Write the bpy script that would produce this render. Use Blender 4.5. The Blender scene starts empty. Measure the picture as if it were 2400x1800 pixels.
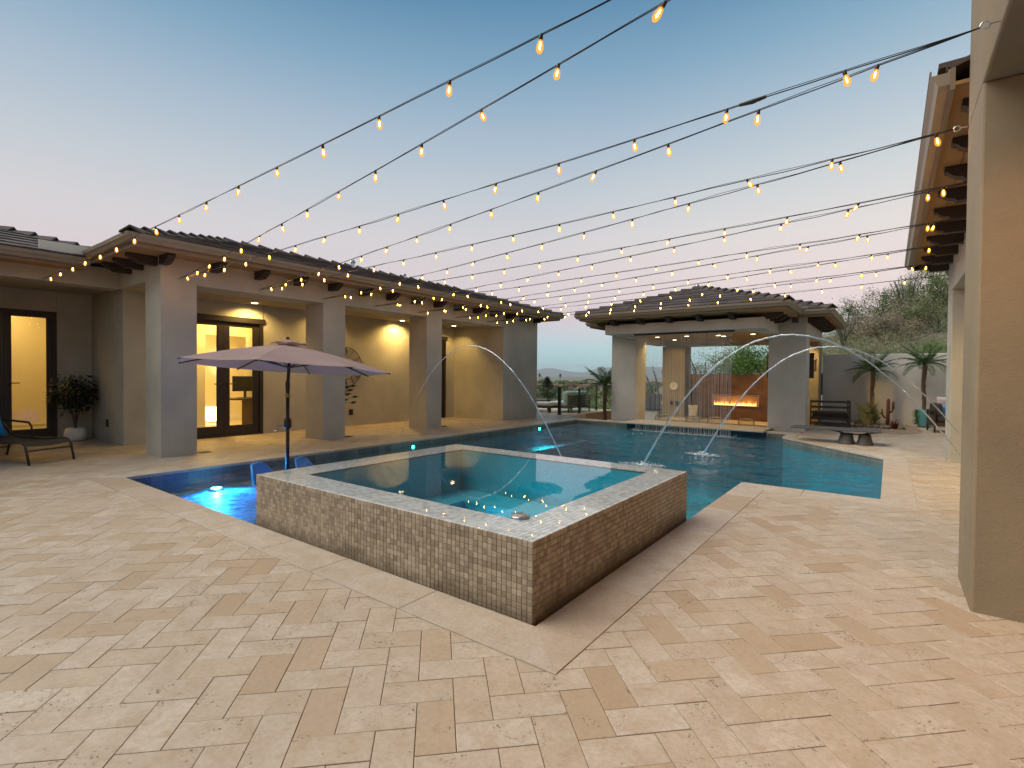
import bpy, math, random
import numpy as np
from mathutils import Vector, Matrix, noise as mnoise
random.seed(7); rs = np.random.RandomState(7)
S = bpy.context.scene; COL = S.collection
R = math.radians

# ------------------------------------------------------------------ camera
CAM_H = 1.35
yaw, pit, rol, FPX = 0.638928, -0.016673, 0.0088183, 1190.54
cp, sp, cr, sr, cy, sy = math.cos(pit), math.sin(pit), math.cos(rol), math.sin(rol), math.cos(yaw), math.sin(yaw)
fwd = Vector((0, cp, sp)); rt = Vector((1, 0, 0)); up = Vector((0, -sp, cp))
r2 = cr*rt + sr*up; u2 = -sr*rt + cr*up
Rz = Matrix(((cy, -sy, 0), (sy, cy, 0), (0, 0, 1)))
fwd, r2, u2 = Rz @ fwd, Rz @ r2, Rz @ u2
cd = bpy.data.cameras.new('camera'); cam = bpy.data.objects.new('camera', cd); COL.objects.link(cam)
m = Matrix((r2, u2, -fwd)).transposed().to_4x4(); m.translation = Vector((0, 0, CAM_H)); cam.matrix_world = m
cd.sensor_width = 36; cd.lens = FPX/2400*36; cd.clip_start = 0.05; cd.clip_end = 40000
S.camera = cam

# ------------------------------------------------------------------ sky, sun, exposure
W = bpy.data.worlds.new("World"); S.world = W; W.use_nodes = True
nt = W.node_tree; nt.nodes.clear()
def srgb(r, g, b):
    f = lambda c: (c/255/12.92) if c/255 <= .04045 else ((c/255+.055)/1.055)**2.4
    return (f(r), f(g), f(b), 1)
wo = nt.nodes.new('ShaderNodeOutputWorld'); bg = nt.nodes.new('ShaderNodeBackground')
tc = nt.nodes.new('ShaderNodeTexCoord'); sx = nt.nodes.new('ShaderNodeSeparateXYZ'); ra = nt.nodes.new('ShaderNodeValToRGB')
nt.links.new(tc.outputs['Generated'], sx.inputs[0]); nt.links.new(sx.outputs['Z'], ra.inputs[0])
stops = [(0.0, (172, 214, 221)), (.022, (178, 219, 224)), (.055, (188, 220, 226)), (.085, (209, 213, 222)), (.115, (223, 206, 213)),
         (.17, (226, 212, 215)), (.25, (218, 214, 217)), (.33, (198, 206, 214)), (.42, (171, 190, 208)), (.51, (131, 168, 195)),
         (.60, (88, 137, 174)), (.8, (76, 120, 156)), (1.0, (70, 112, 148))]
el = ra.color_ramp.elements
while len(el) < len(stops): el.new(.5)
for e, (p, c) in zip(el, stops): e.position = p
for e, (p, c) in zip(el, stops): e.color = srgb(*c)
# the afterglow is a little brighter and warmer towards the right-hand horizon
vd = nt.nodes.new('ShaderNodeVectorMath'); vd.operation = 'DOT_PRODUCT'; vd.inputs[1].default_value = (.62, .78, -.55); nt.links.new(tc.outputs['Generated'], vd.inputs[0])
mr_ = nt.nodes.new('ShaderNodeMapRange'); mr_.inputs['From Min'].default_value = .15; mr_.inputs['From Max'].default_value = .95; nt.links.new(vd.outputs['Value'], mr_.inputs['Value'])
gm = nt.nodes.new('ShaderNodeMix'); gm.data_type = 'RGBA'; gm.blend_type = 'MULTIPLY'; nt.links.new(mr_.outputs['Result'], gm.inputs[0]); nt.links.new(ra.outputs[0], gm.inputs[6]); gm.inputs[7].default_value = (1.30, 1.24, 1.12, 1)
nt.links.new(gm.outputs[2], bg.inputs[0]); nt.links.new(bg.outputs[0], wo.inputs[0]); bg.inputs[1].default_value = .813

sd = bpy.data.lights.new('afterglow_sun', 'SUN'); so = bpy.data.objects.new('afterglow_sun', sd); COL.objects.link(so)
sd.energy = 2.6; sd.angle = R(55); sd.color = (1, .92, .80)
so.rotation_euler = Vector((-.50, -.36, .80)).to_track_quat('Z', 'Y').to_euler()
S.view_settings.view_transform = 'Standard'; S.view_settings.look = 'None'
S.view_settings.exposure = .30; S.view_settings.gamma = 1; S.view_settings.use_curve_mapping = False
S.render.engine = 'CYCLES'
S.cycles.use_denoising = True; S.cycles.max_bounces = 7; S.cycles.transparent_max_bounces = 24
S.cycles.diffuse_bounces = 4; S.cycles.glossy_bounces = 3; S.cycles.sample_clamp_indirect = 4
S.cycles.caustics_reflective = False; S.cycles.caustics_refractive = False
S.cycles.use_light_tree = True

# ------------------------------------------------------------------ helpers
class MB:
    def __init__(s): s.v = []; s.f = []; s.m = []
    def add(s, vs, fs, mi=0):
        o = len(s.v); s.v += [tuple(v) for v in vs]; s.f += [tuple(i+o for i in f) for f in fs]; s.m += [mi]*len(fs); return s
    def box(s, x0, x1, y0, y1, z0, z1, mi=0):
        v = [(x0,y0,z0),(x1,y0,z0),(x1,y1,z0),(x0,y1,z0),(x0,y0,z1),(x1,y0,z1),(x1,y1,z1),(x0,y1,z1)]
        return s.add(v, [(0,3,2,1),(4,5,6,7),(0,1,5,4),(1,2,6,5),(2,3,7,6),(3,0,4,7)], mi)
    def prism(s, poly, z0, z1, mi=0, ch=0.0):       # convex/concave 2d polygon ccw, optional chamfered top
        n = len(poly)
        if ch:
            c = (sum(p[0] for p in poly)/n, sum(p[1] for p in poly)/n)
            ins = [(p[0]+(c[0]-p[0])*min(.4, ch/max(.01, math.dist(p, c))), p[1]+(c[1]-p[1])*min(.4, ch/max(.01, math.dist(p, c)))) for p in poly]
            v = [(x,y,z0) for x,y in poly]+[(x,y,z1-ch*.5) for x,y in poly]+[(x,y,z1) for x,y in ins]
            f = [tuple(range(2*n, 3*n))]
            for i in range(n):
                j = (i+1) % n; f += [(i,j,n+j,n+i),(n+i,n+j,2*n+j,2*n+i)]
            return s.add(v, f, mi)
        v = [(x,y,z0) for x,y in poly]+[(x,y,z1) for x,y in poly]
        f = [tuple(range(n-1,-1,-1)), tuple(range(n, 2*n))]+[(i,(i+1)%n,n+(i+1)%n,n+i) for i in range(n)]
        return s.add(v, f, mi)
    def tube(s, pts, r, n=6, mi=0, cap=True):
        pts = [Vector(p) for p in pts]; rr = r if isinstance(r, (list, tuple)) else [r]*len(pts)
        vs = []; fs = []; ref = Vector((0,0,1))
        for i, p in enumerate(pts):
            d = (pts[min(i+1,len(pts)-1)]-pts[max(i-1,0)]).normalized()
            if abs(d.dot(ref)) > .95: ref = Vector((1,0,0)) if abs(d.x) < .9 else Vector((0,1,0))
            a = d.cross(ref).normalized(); b = d.cross(a)
            for k in range(n):
                t = 2*math.pi*k/n; vs.append(p+(a*math.cos(t)+b*math.sin(t))*rr[i])
        for i in range(len(pts)-1):
            for k in range(n):
                k2 = (k+1) % n; fs.append((i*n+k, i*n+k2, (i+1)*n+k2, (i+1)*n+k))
        if cap: fs += [tuple(range(n-1,-1,-1)), tuple(range((len(pts)-1)*n, len(pts)*n))]
        return s.add(vs, fs, mi)
    def lathe(s, prof, n=16, c=(0,0,0), mi=0):
        vs = []; fs = []
        for r, z in prof:
            for k in range(n):
                t = 2*math.pi*k/n; vs.append((c[0]+r*math.cos(t), c[1]+r*math.sin(t), c[2]+z))
        for i in range(len(prof)-1):
            for k in range(n):
                k2 = (k+1) % n; fs.append((i*n+k, i*n+k2, (i+1)*n+k2, (i+1)*n+k))
        fs += [tuple(range(n-1,-1,-1)), tuple(range((len(prof)-1)*n, len(prof)*n))]
        return s.add(vs, fs, mi)
    def xf(s, M):
        s.v = [tuple(M @ Vector(v)) for v in s.v]; return s
    def mesh(s, name, mats, smooth=False, off=(0,0,0)):
        me = bpy.data.meshes.new(name)
        v = s.v if off == (0,0,0) else [(a-off[0], b-off[1], c-off[2]) for a,b,c in s.v]
        me.from_pydata(v, [], s.f)
        for mt in (mats if isinstance(mats, (list, tuple)) else [mats]): me.materials.append(mt)
        if any(s.m): me.polygons.foreach_set('material_index', s.m)
        if smooth: me.polygons.foreach_set('use_smooth', [True]*len(s.f))
        me.update(); return me

ORG = {}
def thing(name, label, cat, loc=(0,0,0), rz=0, group=None, kind=None):
    o = bpy.data.objects.new(name, None); COL.objects.link(o); o.location = loc; o.rotation_euler = (0,0,rz)
    o.empty_display_size = .1; ORG[o.name] = tuple(loc) if rz == 0 else (0,0,0)
    o['label'] = label; o['category'] = cat
    if group: o['group'] = group
    if kind: o['kind'] = kind
    return o
def part(name, mb, mat, parent, smooth=False, bev=0, label=None, stuff=False):
    off = ORG.get(parent.name, (0,0,0))
    me = mb.mesh(name, mat, smooth, off); o = bpy.data.objects.new(name, me); COL.objects.link(o); o.parent = parent
    ORG[o.name] = off
    if bev:
        b = o.modifiers.new('b', 'BEVEL'); b.width = bev; b.segments = 2; b.limit_method = 'ANGLE'
    if label: o['label'] = label
    if stuff: o['kind'] = 'stuff'
    return o
def inst(name, me, parent, M=None, loc=None):
    o = bpy.data.objects.new(name, me); COL.objects.link(o)
    if parent: o.parent = parent
    if M is not None: o.matrix_local = M
    elif loc is not None: o.location = loc
    return o
def top(name, mb, mat, label=None, cat=None, kind=None, group=None, smooth=False, bev=0, center=False):
    off = (0,0,0)
    if center:
        a = np.array(mb.v); off = (float((a[:,0].min()+a[:,0].max())/2), float((a[:,1].min()+a[:,1].max())/2), float(a[:,2].min()))
    me = mb.mesh(name, mat, smooth, off); o = bpy.data.objects.new(name, me); COL.objects.link(o); o.location = off
    ORG[o.name] = off
    if label: o['label'] = label
    if cat: o['category'] = cat
    if kind: o['kind'] = kind
    if group: o['group'] = group
    if bev:
        b = o.modifiers.new('b', 'BEVEL'); b.width = bev; b.segments = 2; b.limit_method = 'ANGLE'
    return o

# ------------------------------------------------------------------ materials
class NT:
    def __init__(s, name):
        s.mat = bpy.data.materials.new(name); s.mat.use_nodes = True; s.t = s.mat.node_tree; s.t.nodes.clear()
        s.out = s.n('ShaderNodeOutputMaterial')
    def n(s, typ, **kw):
        nd = s.t.nodes.new(typ)
        for k, v in kw.items(): setattr(nd, k, v)
        return nd
    def l(s, a, b): s.t.links.new(a, b)
    def pos(s, scale=(1,1,1), obj=False):
        if obj: g = s.n('ShaderNodeTexCoord').outputs['Object']
        else: g = s.n('ShaderNodeNewGeometry').outputs['Position']
        mp = s.n('ShaderNodeMapping'); mp.inputs['Scale'].default_value = scale; s.l(g, mp.inputs[0]); return mp.outputs[0]
    def noise(s, scale, detail=4, rough=.55, vec=None, out='Fac'):
        nd = s.n('ShaderNodeTexNoise'); nd.inputs['Scale'].default_value = scale; nd.inputs['Detail'].default_value = detail
        nd.inputs['Roughness'].default_value = rough; s.l(vec if vec is not None else s.pos(), nd.inputs['Vector']); return nd.outputs[out]
    def ramp(s, fac, stops, interp='LINEAR'):
        nd = s.n('ShaderNodeValToRGB'); nd.color_ramp.interpolation = interp; e = nd.color_ramp.elements
        while len(e) < len(stops): e.new(.5)
        for a, (p, c) in zip(e, stops): a.position = p
        for a, (p, c) in zip(e, stops): a.color = (*c[:3], 1) if not isinstance(c, float) else (c, c, c, 1)
        s.l(fac, nd.inputs[0]); return nd.outputs[0]
    def mix(s, fac, a, b, mode='MIX'):
        nd = s.n('ShaderNodeMix', data_type='RGBA', blend_type=mode)
        if isinstance(fac, (int, float)): nd.inputs[0].default_value = fac
        else: s.l(fac, nd.inputs[0])
        for i, x in ((6, a), (7, b)):
            if isinstance(x, tuple): nd.inputs[i].default_value = (*x[:3], 1)
            else: s.l(x, nd.inputs[i])
        return nd.outputs[2]
    def math(s, op, a, b=None):
        nd = s.n('ShaderNodeMath', operation=op)
        for i, x in enumerate((a, b)):
            if x is None: continue
            if isinstance(x, (int, float)): nd.inputs[i].default_value = x
            else: s.l(x, nd.inputs[i])
        return nd.outputs[0]
    def bump(s, h, strength=.3, dist=.01, normal=None):
        nd = s.n('ShaderNodeBump'); nd.inputs['Strength'].default_value = strength; nd.inputs['Distance'].default_value = dist
        s.l(h, nd.inputs['Height'])
        if normal is not None: s.l(normal, nd.inputs['Normal'])
        return nd.outputs[0]
    def rnd(s):     # random per object + per loose piece
        a = s.n('ShaderNodeObjectInfo').outputs['Random']; b = s.n('ShaderNodeNewGeometry').outputs['Random Per Island']
        return s.math('FRACT', s.math('ADD', a, b))
    def pbr(s, col, rough=.7, metal=0, normal=None, spec=.5, **kw):
        p = s.n('ShaderNodeBsdfPrincipled')
        for k, x in (('Base Color', col), ('Roughness', rough), ('Metallic', metal), ('Specular IOR Level', spec)):
            if isinstance(x, tuple): p.inputs[k].default_value = (*x[:3], 1)
            elif isinstance(x, (int, float)): p.inputs[k].default_value = x
            else: s.l(x, p.inputs[k])
        if normal is not None: s.l(normal, p.inputs['Normal'])
        for k, x in kw.items(): p.inputs[k.replace('_', ' ')].default_value = x
        s.l(p.outputs[0], s.out.inputs[0]); return s.mat

def simple(name, col, rough=.6, metal=0, var=.12, scale=6, bump=0, bscale=60, spec=.5):
    t = NT(name); nz = t.noise(scale, 3)
    c = t.mix(nz, tuple(x*(1-var) for x in col), tuple(min(1, x*(1+var)) for x in col))
    nm = t.bump(t.noise(bscale, 3), bump, .004) if bump else None
    return t.pbr(c, rough, metal, nm, spec)
def stucco(name, col, dark=.80):
    t = NT(name); a = t.noise(1.1, 5, .6); b = t.noise(14, 4, .6)
    c = t.mix(t.ramp(a, [(.35, .0), (.65, 1.)]), tuple(x*dark for x in col), tuple(x*1.06 for x in col))
    c = t.mix(t.ramp(b, [(.3, .0), (.7, .35)]), c, tuple(x*.9 for x in col))
    st = t.noise(3, 3, .5, t.pos((1, 1, .12))); c = t.mix(t.ramp(st, [(.5, .0), (.75, .22)]), c, tuple(x*.78 for x in col))
    h = t.noise(130, 3, .7); h2 = t.noise(32, 2)
    nm = t.bump(h2, .25, .008, t.bump(h, .6, .004))
    return t.pbr(c, .92, 0, nm, .25)
def emis(name, col, st):
    t = NT(name); e = t.n('ShaderNodeEmission'); e.inputs[0].default_value = (*col, 1); e.inputs[1].default_value = st
    t.l(e.outputs[0], t.out.inputs[0]); return t.mat
def glass(name, tint=(.92, .97, .95), rough=.01, base=.04):
    t = NT(name); tr = t.n('ShaderNodeBsdfTransparent'); tr.inputs[0].default_value = (*tint, 1)
    gl = t.n('ShaderNodeBsdfGlossy'); gl.inputs['Roughness'].default_value = rough
    lwf = t.n('ShaderNodeLayerWeight'); lwf.inputs[0].default_value = .5; f5 = t.math('ADD', t.math('MULTIPLY', t.math('POWER', lwf.outputs['Facing'], 4.), .9), .045)
    mx = t.n('ShaderNodeMixShader'); t.l(f5, mx.inputs[0]); t.l(tr.outputs[0], mx.inputs[1]); t.l(gl.outputs[0], mx.inputs[2])
    t.l(mx.outputs[0], t.out.inputs[0]); return t.mat
def travertine(name, base, pits=1.0, big=.35):
    t = NT(name); r = t.rnd()
    b0, b1, b2 = base
    tone = t.ramp(r, [(0, (b0*1.02, b1*.98, b2*.93)), (.22, (b0*1.16, b1*1.19, b2*1.24)), (.45, (b0*1.05, b1*1.04, b2*1.04)), (.62, (b0*1.2, b1*1.24, b2*1.30)),
                      (.78, (b0*.98, b1*.90, b2*.80)), (.9, (b0*.86, b1*.74, b2*.60)), (.95, (b0*1.1, b1*1.08, b2*1.05)), (1, (b0*1.2, b1*1.22, b2*1.26))])
    # offset the veining from one stone to the next
    g = t.n('ShaderNodeNewGeometry').outputs['Position']; cmb = t.n('ShaderNodeCombineXYZ'); t.l(t.math('MULTIPLY', r, 37.), cmb.inputs[0]); t.l(t.math('MULTIPLY', r, 91.), cmb.inputs[2])
    va = t.n('ShaderNodeVectorMath', operation='ADD'); t.l(g, va.inputs[0]); t.l(cmb.outputs[0], va.inputs[1]); v = va.outputs[0]
    cl = t.noise(6, 5, .68, v); c = t.mix(t.ramp(cl, [(.38, .0), (.66, .75)]), tone, (base[0]*.86, base[1]*.78, base[2]*.68), 'MIX')
    fi = t.noise(45, 4, .7, v); c = t.mix(t.ramp(fi, [(.4, .0), (.7, .45)]), c, (base[0]*.66, base[1]*.57, base[2]*.46))
    bl = t.noise(13, 4, .7, v); c = t.mix(t.ramp(bl, [(.56, .0), (.68, .55)]), c, (base[0]*.80, base[1]*.66, base[2]*.50))
    wet = t.noise(.5, 3, .5); c = t.mix(t.ramp(wet, [(.45, .0), (.7, .25)]), c, (base[0]*.75, base[1]*.7, base[2]*.66))
    pa = t.noise(75, 3, .65, v); pb = t.noise(7, 3, .6, v)
    pit = t.math('MULTIPLY', t.ramp(pa, [(.585, .0), (.64, 1.)]), t.ramp(pb, [(.54, .0), (.64, 1.)]))
    pit = t.math('MULTIPLY', pit, pits)
    c = t.mix(t.math('MULTIPLY', pit, .85), c, (.11, .07, .04))
    h = t.math('SUBTRACT', t.math('MULTIPLY', fi, .25), t.math('MULTIPLY', pit, 1.2))
    ro = t.ramp(t.noise(3, 3), [(.3, .38), (.7, .62)])
    return t.pbr(c, ro, 0, t.bump(h, .5, .003), .4)

M = {}
M['pav'] = travertine('travertine_paver', (.53, .44, .34))
M['cop'] = travertine('travertine_coping', (.53, .455, .37), .6)
M['slab'] = simple('bedding_sand', (.27, .195, .13), .95, scale=30)
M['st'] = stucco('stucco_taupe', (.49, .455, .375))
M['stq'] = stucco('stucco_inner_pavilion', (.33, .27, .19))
M['stp'] = stucco('stucco_portico_shaded', (.31, .25, .165))  # low light under the portico is put into this darker stucco colour
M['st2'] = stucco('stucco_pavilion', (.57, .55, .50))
M['stw'] = stucco('stucco_garden_wall', (.70, .655, .60))
M['ceil'] = stucco('stucco_ceiling', (.44, .36, .26))
M['soffit'] = stucco('soffit_bulb_glow', (.42, .235, .095))  # orange glow of the string bulbs is put into the soffit colour
M['fascia'] = simple('fascia_paint', (.22, .155, .095), .55, var=.08, bump=.1)
M['gutter'] = simple('gutter_paint', (.27, .215, .145), .4, var=.06)
M['dark'] = simple('dark_bronze_paint', (.022, .016, .013), .45, var=.2)
M['beamwood'] = simple('dark_rafter_wood', (.03, .019, .013), .6, var=.3, scale=12, bump=.3)
t = NT('roof_tile_concrete'); r = t.rnd(); c = t.ramp(r, [(0, (.055, .040, .034)), (.5, (.09, .065, .054)), (1, (.13, .095, .076))]); c = t.mix(t.ramp(t.noise(25, 4), [(.4, .0), (.7, .5)]), c, (.05, .04, .036))
M['tile'] = t.pbr(c, .85, 0, t.bump(t.noise(80, 3), .4, .004))
# mosaic tile: tone per tile
t = NT('mosaic_tile'); r = t.rnd()
c = t.ramp(r, [(0, (.27, .21, .145)), (.25, (.33, .26, .18)), (.5, (.40, .32, .225)), (.75, (.46, .37, .265)), (.93, (.50, .41, .30)), (1, (.22, .165, .11))])
c = t.mix(t.ramp(t.noise(60, 4), [(.35, .0), (.75, .4)]), c, (.17, .135, .10))
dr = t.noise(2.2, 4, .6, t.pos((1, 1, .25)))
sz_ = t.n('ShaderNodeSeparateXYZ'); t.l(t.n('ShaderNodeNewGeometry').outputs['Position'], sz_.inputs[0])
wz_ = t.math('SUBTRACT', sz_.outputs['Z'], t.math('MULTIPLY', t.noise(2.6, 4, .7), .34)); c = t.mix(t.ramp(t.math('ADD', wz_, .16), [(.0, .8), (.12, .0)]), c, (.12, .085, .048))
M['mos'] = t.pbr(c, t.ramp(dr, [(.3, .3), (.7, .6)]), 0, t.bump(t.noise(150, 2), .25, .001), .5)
t = NT('wet_mosaic_top'); r = t.rnd(); c = t.ramp(r, [(0, (.48, .46, .43)), (.4, (.64, .63, .60)), (.8, (.78, .77, .75)), (1, (.6, .58, .54))])
M['mostop'] = t.pbr(c, .3, 0, t.bump(t.noise(90, 2), .2, .001))
M['grout'] = simple('grout', (.085, .062, .042), .95, scale=40)
t = NT('waterline_tile'); r = t.rnd(); c = t.ramp(r, [(0, (.20, .175, .15)), (.5, (.30, .265, .23)), (1, (.38, .33, .29))]); c = t.mix(t.noise(35, 4), c, (.1, .09, .085))
M['wtile'] = t.pbr(c, .35)
def pebble(name, c0, c1):
    t = NT(name); v = t.n('ShaderNodeTexVoronoi'); v.inputs['Scale'].default_value = 70; t.l(t.pos(), v.inputs['Vector'])
    c = t.mix(t.ramp(v.outputs['Color'], [(.2, .0), (.8, 1.)]), c0, c1); c = t.mix(t.ramp(t.noise(1.3, 4), [(.35, .0), (.7, .5)]), c, tuple(x*.6 for x in c0))
    return t.pbr(c, .5)
M['poolfin'] = pebble('pool_plaster', (.004, .23, .31), (.015, .35, .43))
M['shelf'] = pebble('pool_shelf_plaster', (.07, .22, .33), (.15, .32, .42))
M['spafin'] = pebble('spa_plaster', (.02, .37, .47), (.06, .48, .57))
def water(name, bscale, bst, tint, rough=.02, stretch=(1, 1, 1), dist=.02, k=.9):
    t = NT(name); tr = t.n('ShaderNodeBsdfTransparent'); tr.inputs[0].default_value = (*tint, 1)
    gl = t.n('ShaderNodeBsdfGlossy'); gl.inputs['Roughness'].default_value = rough
    lw = t.n('ShaderNodeLayerWeight'); lw.inputs[0].default_value = .5       # Schlick reflectance, the same from above and below
    w1 = t.noise(bscale, 4, .6, t.pos(stretch)); w2 = t.noise(bscale*.28, 2, .5)
    h = t.math('ADD', w1, t.math('MULTIPLY', w2, 2.))
    nm = t.bump(h, bst, dist)
    t.l(nm, gl.inputs['Normal']); t.l(nm, lw.inputs['Normal'])
    f = t.math('ADD', t.math('MULTIPLY', t.math('POWER', lw.outputs['Facing'], 5.), .98), .02)
    mx = t.n('ShaderNodeMixShader'); t.l(t.math('MULTIPLY', f, k), mx.inputs[0]); t.l(tr.outputs[0], mx.inputs[1]); t.l(gl.outputs[0], mx.inputs[2])
    t.l(mx.outputs[0], t.out.inputs[0]); return t.mat
M['water'] = water('pool_water', 3.6, 1.0, (.70, .93, .98), .015, stretch=(1.0, .9, 1), dist=.15, k=1.0)
M['spaw'] = water('spa_water', 3.0, .035, (.80, .96, .98), .004, k=.85)
M['spafilm'] = water('spa_rim_film', 3.0, .05, (.95, .99, 1), .01)
M['jet'] = None
t = NT('clear_water_stream'); tr = t.n('ShaderNodeBsdfTransparent'); gl = t.n('ShaderNodeBsdfGlossy'); gl.inputs['Roughness'].default_value = .15; gl.inputs[0].default_value = (.95, .97, 1, 1)
df = t.n('ShaderNodeBsdfTranslucent'); df.inputs[0].default_value = (.9, .92, .95, 1); ad = t.n('ShaderNodeMixShader'); ad.inputs[0].default_value = .55; t.l(gl.outputs[0], ad.inputs[1]); t.l(df.outputs[0], ad.inputs[2])
mx = t.n('ShaderNodeMixShader'); mx.inputs[0].default_value = .72; t.l(tr.outputs[0], mx.inputs[1]); t.l(ad.outputs[0], mx.inputs[2]); t.l(mx.outputs[0], t.out.inputs[0]); M['jet'] = t.mat
def thin(name, fac):
    t = NT(name); tr = t.n('ShaderNodeBsdfTransparent'); df = t.n('ShaderNodeBsdfPrincipled'); df.inputs['Base Color'].default_value = (.85, .85, .84, 1); df.inputs['Roughness'].default_value = .2
    mx = t.n('ShaderNodeMixShader'); mx.inputs[0].default_value = fac; t.l(tr.outputs[0], mx.inputs[1]); t.l(df.outputs[0], mx.inputs[2]); t.l(mx.outputs[0], t.out.inputs[0]); return t.mat
M['rain'] = thin('falling_rain_water', .72)
t = NT('foam'); tr = t.n('ShaderNodeBsdfTransparent'); df = t.n('ShaderNodeBsdfDiffuse'); df.inputs[0].default_value = (.8, .85, .88, 1)
mx = t.n('ShaderNodeMixShader'); t.l(t.ramp(t.noise(22, 4, .7), [(.45, .0), (.65, .55)]), mx.inputs[0]); t.l(tr.outputs[0], mx.inputs[1]); t.l(df.outputs[0], mx.inputs[2]); t.l(mx.outputs[0], t.out.inputs[0]); M['foam'] = t.mat
M['glass'] = glass('door_glass')
M['railglass'] = glass('rail_glass', (.80, .92, .88))
M['inwall'] = simple('interior_paint', (.74, .66, .48), .9, var=.04)
M['infloor'] = simple('interior_floor_tile', (.5, .42, .3), .4, var=.15)
M['trim'] = simple('white_trim', (.78, .73, .62), .5, var=.03)
M['steel'] = simple('galvanised_steel', (.5, .48, .45), .35, 1.0)
M['black'] = simple('black_plastic', (.012, .012, .012), .5)
M['bulbglow'] = None
t = NT('bulb_glass'); tr = t.n('ShaderNodeBsdfTransparent'); tr.inputs[0].default_value = (1, .9, .74, 1); e = t.n('ShaderNodeEmission'); e.inputs[0].default_value = (1, .37, .045, 1); e.inputs[1].default_value = 1.35
lw = t.n('ShaderNodeLayerWeight'); lw.inputs[0].default_value = .35; mx = t.n('ShaderNodeMixShader'); t.l(t.ramp(lw.outputs['Facing'], [(0, .62), (1, .38)]), mx.inputs[0]); t.l(tr.outputs[0], mx.inputs[1]); t.l(e.outputs[0], mx.inputs[2]); t.l(mx.outputs[0], t.out.inputs[0]); M['bulbglow'] = t.mat
M['fil'] = emis('filament', (1, .40, .05), 400)
M['fabU'] = None
t = NT('umbrella_canvas'); wv = t.n('ShaderNodeTexWave'); wv.inputs['Scale'].default_value = 120; t.l(t.pos(), wv.inputs['Vector'])
c = t.mix(t.ramp(t.noise(2.5, 4), [(.35, .0), (.7, 1.)]), (.37, .245, .20), (.44, .29, .235)); p = t.n('ShaderNodeBsdfPrincipled'); t.l(c, p.inputs['Base Color']); p.inputs['Roughness'].default_value = .9
t.l(t.bump(t.noise(240, 2), .3, .002, t.bump(t.noise(5, 2), .25, .02)), p.inputs['Normal'])
tl = t.n('ShaderNodeBsdfTranslucent'); t.l(c, tl.inputs[0]); mx = t.n('ShaderNodeMixShader'); mx.inputs[0].default_value = .22; t.l(p.outputs[0], mx.inputs[1]); t.l(tl.outputs[0], mx.inputs[2]); t.l(mx.outputs[0], t.out.inputs[0]); M['fabU'] = t.mat
M['blue'] = simple('blue_resin', (.01, .27, .85), .35, var=.06)
M['bluecush'] = simple('blue_cushion_weave', (.01, .20, .52), .9, var=.15, bump=.8, bscale=170)
M['sling'] = simple('brown_sling_mesh', (.06, .045, .032), .8, var=.2, bump=.5, bscale=300)
M['bronze'] = simple('bronze_powdercoat', (.035, .02, .015), .4, var=.1)
M['whitepot'] = simple('white_ceramic', (.80, .76, .68), .6, var=.06, bump=.3, bscale=20)
M['tealpot'] = simple('teal_glazed_pot', (.12, .34, .36), .3, var=.1)
M['cream'] = simple('cream_cushion', (.62, .60, .56), .95, var=.05, bump=.3, bscale=150)
M['pink'] = simple('pale_pink_cushion', (.62, .50, .49), .95)
M['lblue'] = simple('light_blue_cushion', (.12, .28, .55), .95)
M['wood'] = simple('teak_wood', (.075, .04, .025), .6, var=.3, scale=14)
M['concr'] = simple('grey_concrete', (.075, .072, .068), .7, var=.1, bump=.2)
M['rust'] = simple('rusted_steel', (.16, .045, .025), .8, var=.35, scale=25, bump=.4)
M['rock'] = simple('grey_rock', (.22, .19, .16), .9, var=.4, scale=9, bump=.8, bscale=30)
M['gravel'] = simple('gravel_bed', (.30, .22, .15), .95, var=.4, scale=40, bump=1, bscale=80)
t = NT('gravel_stone'); M['gst'] = t.pbr(t.ramp(t.rnd(), [(0, (.2, .14, .09)), (.5, (.34, .26, .18)), (1, (.46, .38, .3))]), .9)
M['panel'] = None
t = NT('rust_porcelain_panel'); c = t.ramp(t.noise(2.2, 6, .7, t.pos((1, 1, 2.2))), [(.3, (.08, .038, .018)), (.55, (.15, .072, .033)), (.75, (.21, .115, .058))])
rr = t.rnd(); c = t.mix(t.ramp(rr, [(0, .0), (1, .35)]), c, (.07, .03, .018)); M['panel'] = t.pbr(c, .35)
def leafmat(name, a, b, tr=.25):
    t = NT(name); r = t.rnd(); nz = t.noise(1.7, 3); f = t.math('MULTIPLY', t.math('ADD', r, nz), .6)
    c = t.mix(f, a, b); p = t.n('ShaderNodeBsdfPrincipled'); t.l(c, p.inputs['Base Color']); p.inputs['Roughness'].default_value = .55
    tl = t.n('ShaderNodeBsdfTranslucent'); t.l(c, tl.inputs[0]); mx = t.n('ShaderNodeMixShader'); mx.inputs[0].default_value = tr
    t.l(p.outputs[0], mx.inputs[1]); t.l(tl.outputs[0], mx.inputs[2]); t.l(mx.outputs[0], t.out.inputs[0]); return t.mat
M['palm'] = leafmat('palm_leaf', (.028, .07, .014), (.075, .135, .03))
M['ficus'] = leafmat('ficus_leaf', (.012, .022, .010), (.035, .045, .018))
M['green'] = leafmat('bright_leaf', (.06, .14, .012), (.15, .28, .035))
M['sage'] = leafmat('sage_scrub_leaf', (.12, .15, .06), (.30, .32, .15))
M['dry'] = leafmat('dry_scrub_leaf', (.24, .20, .13), (.42, .35, .24))
M['olive'] = leafmat('olive_scrub_leaf', (.05, .095, .018), (.16, .21, .05))
M['pine'] = leafmat('pine_leaf', (.025, .05, .018), (.06, .09, .03))
M['yel'] = leafmat('straw_leaf', (.22, .18, .07), (.40, .33, .15))
M['pad'] = leafmat('cactus_pad', (.22, .19, .05), (.34, .28, .09), .05)
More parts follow.
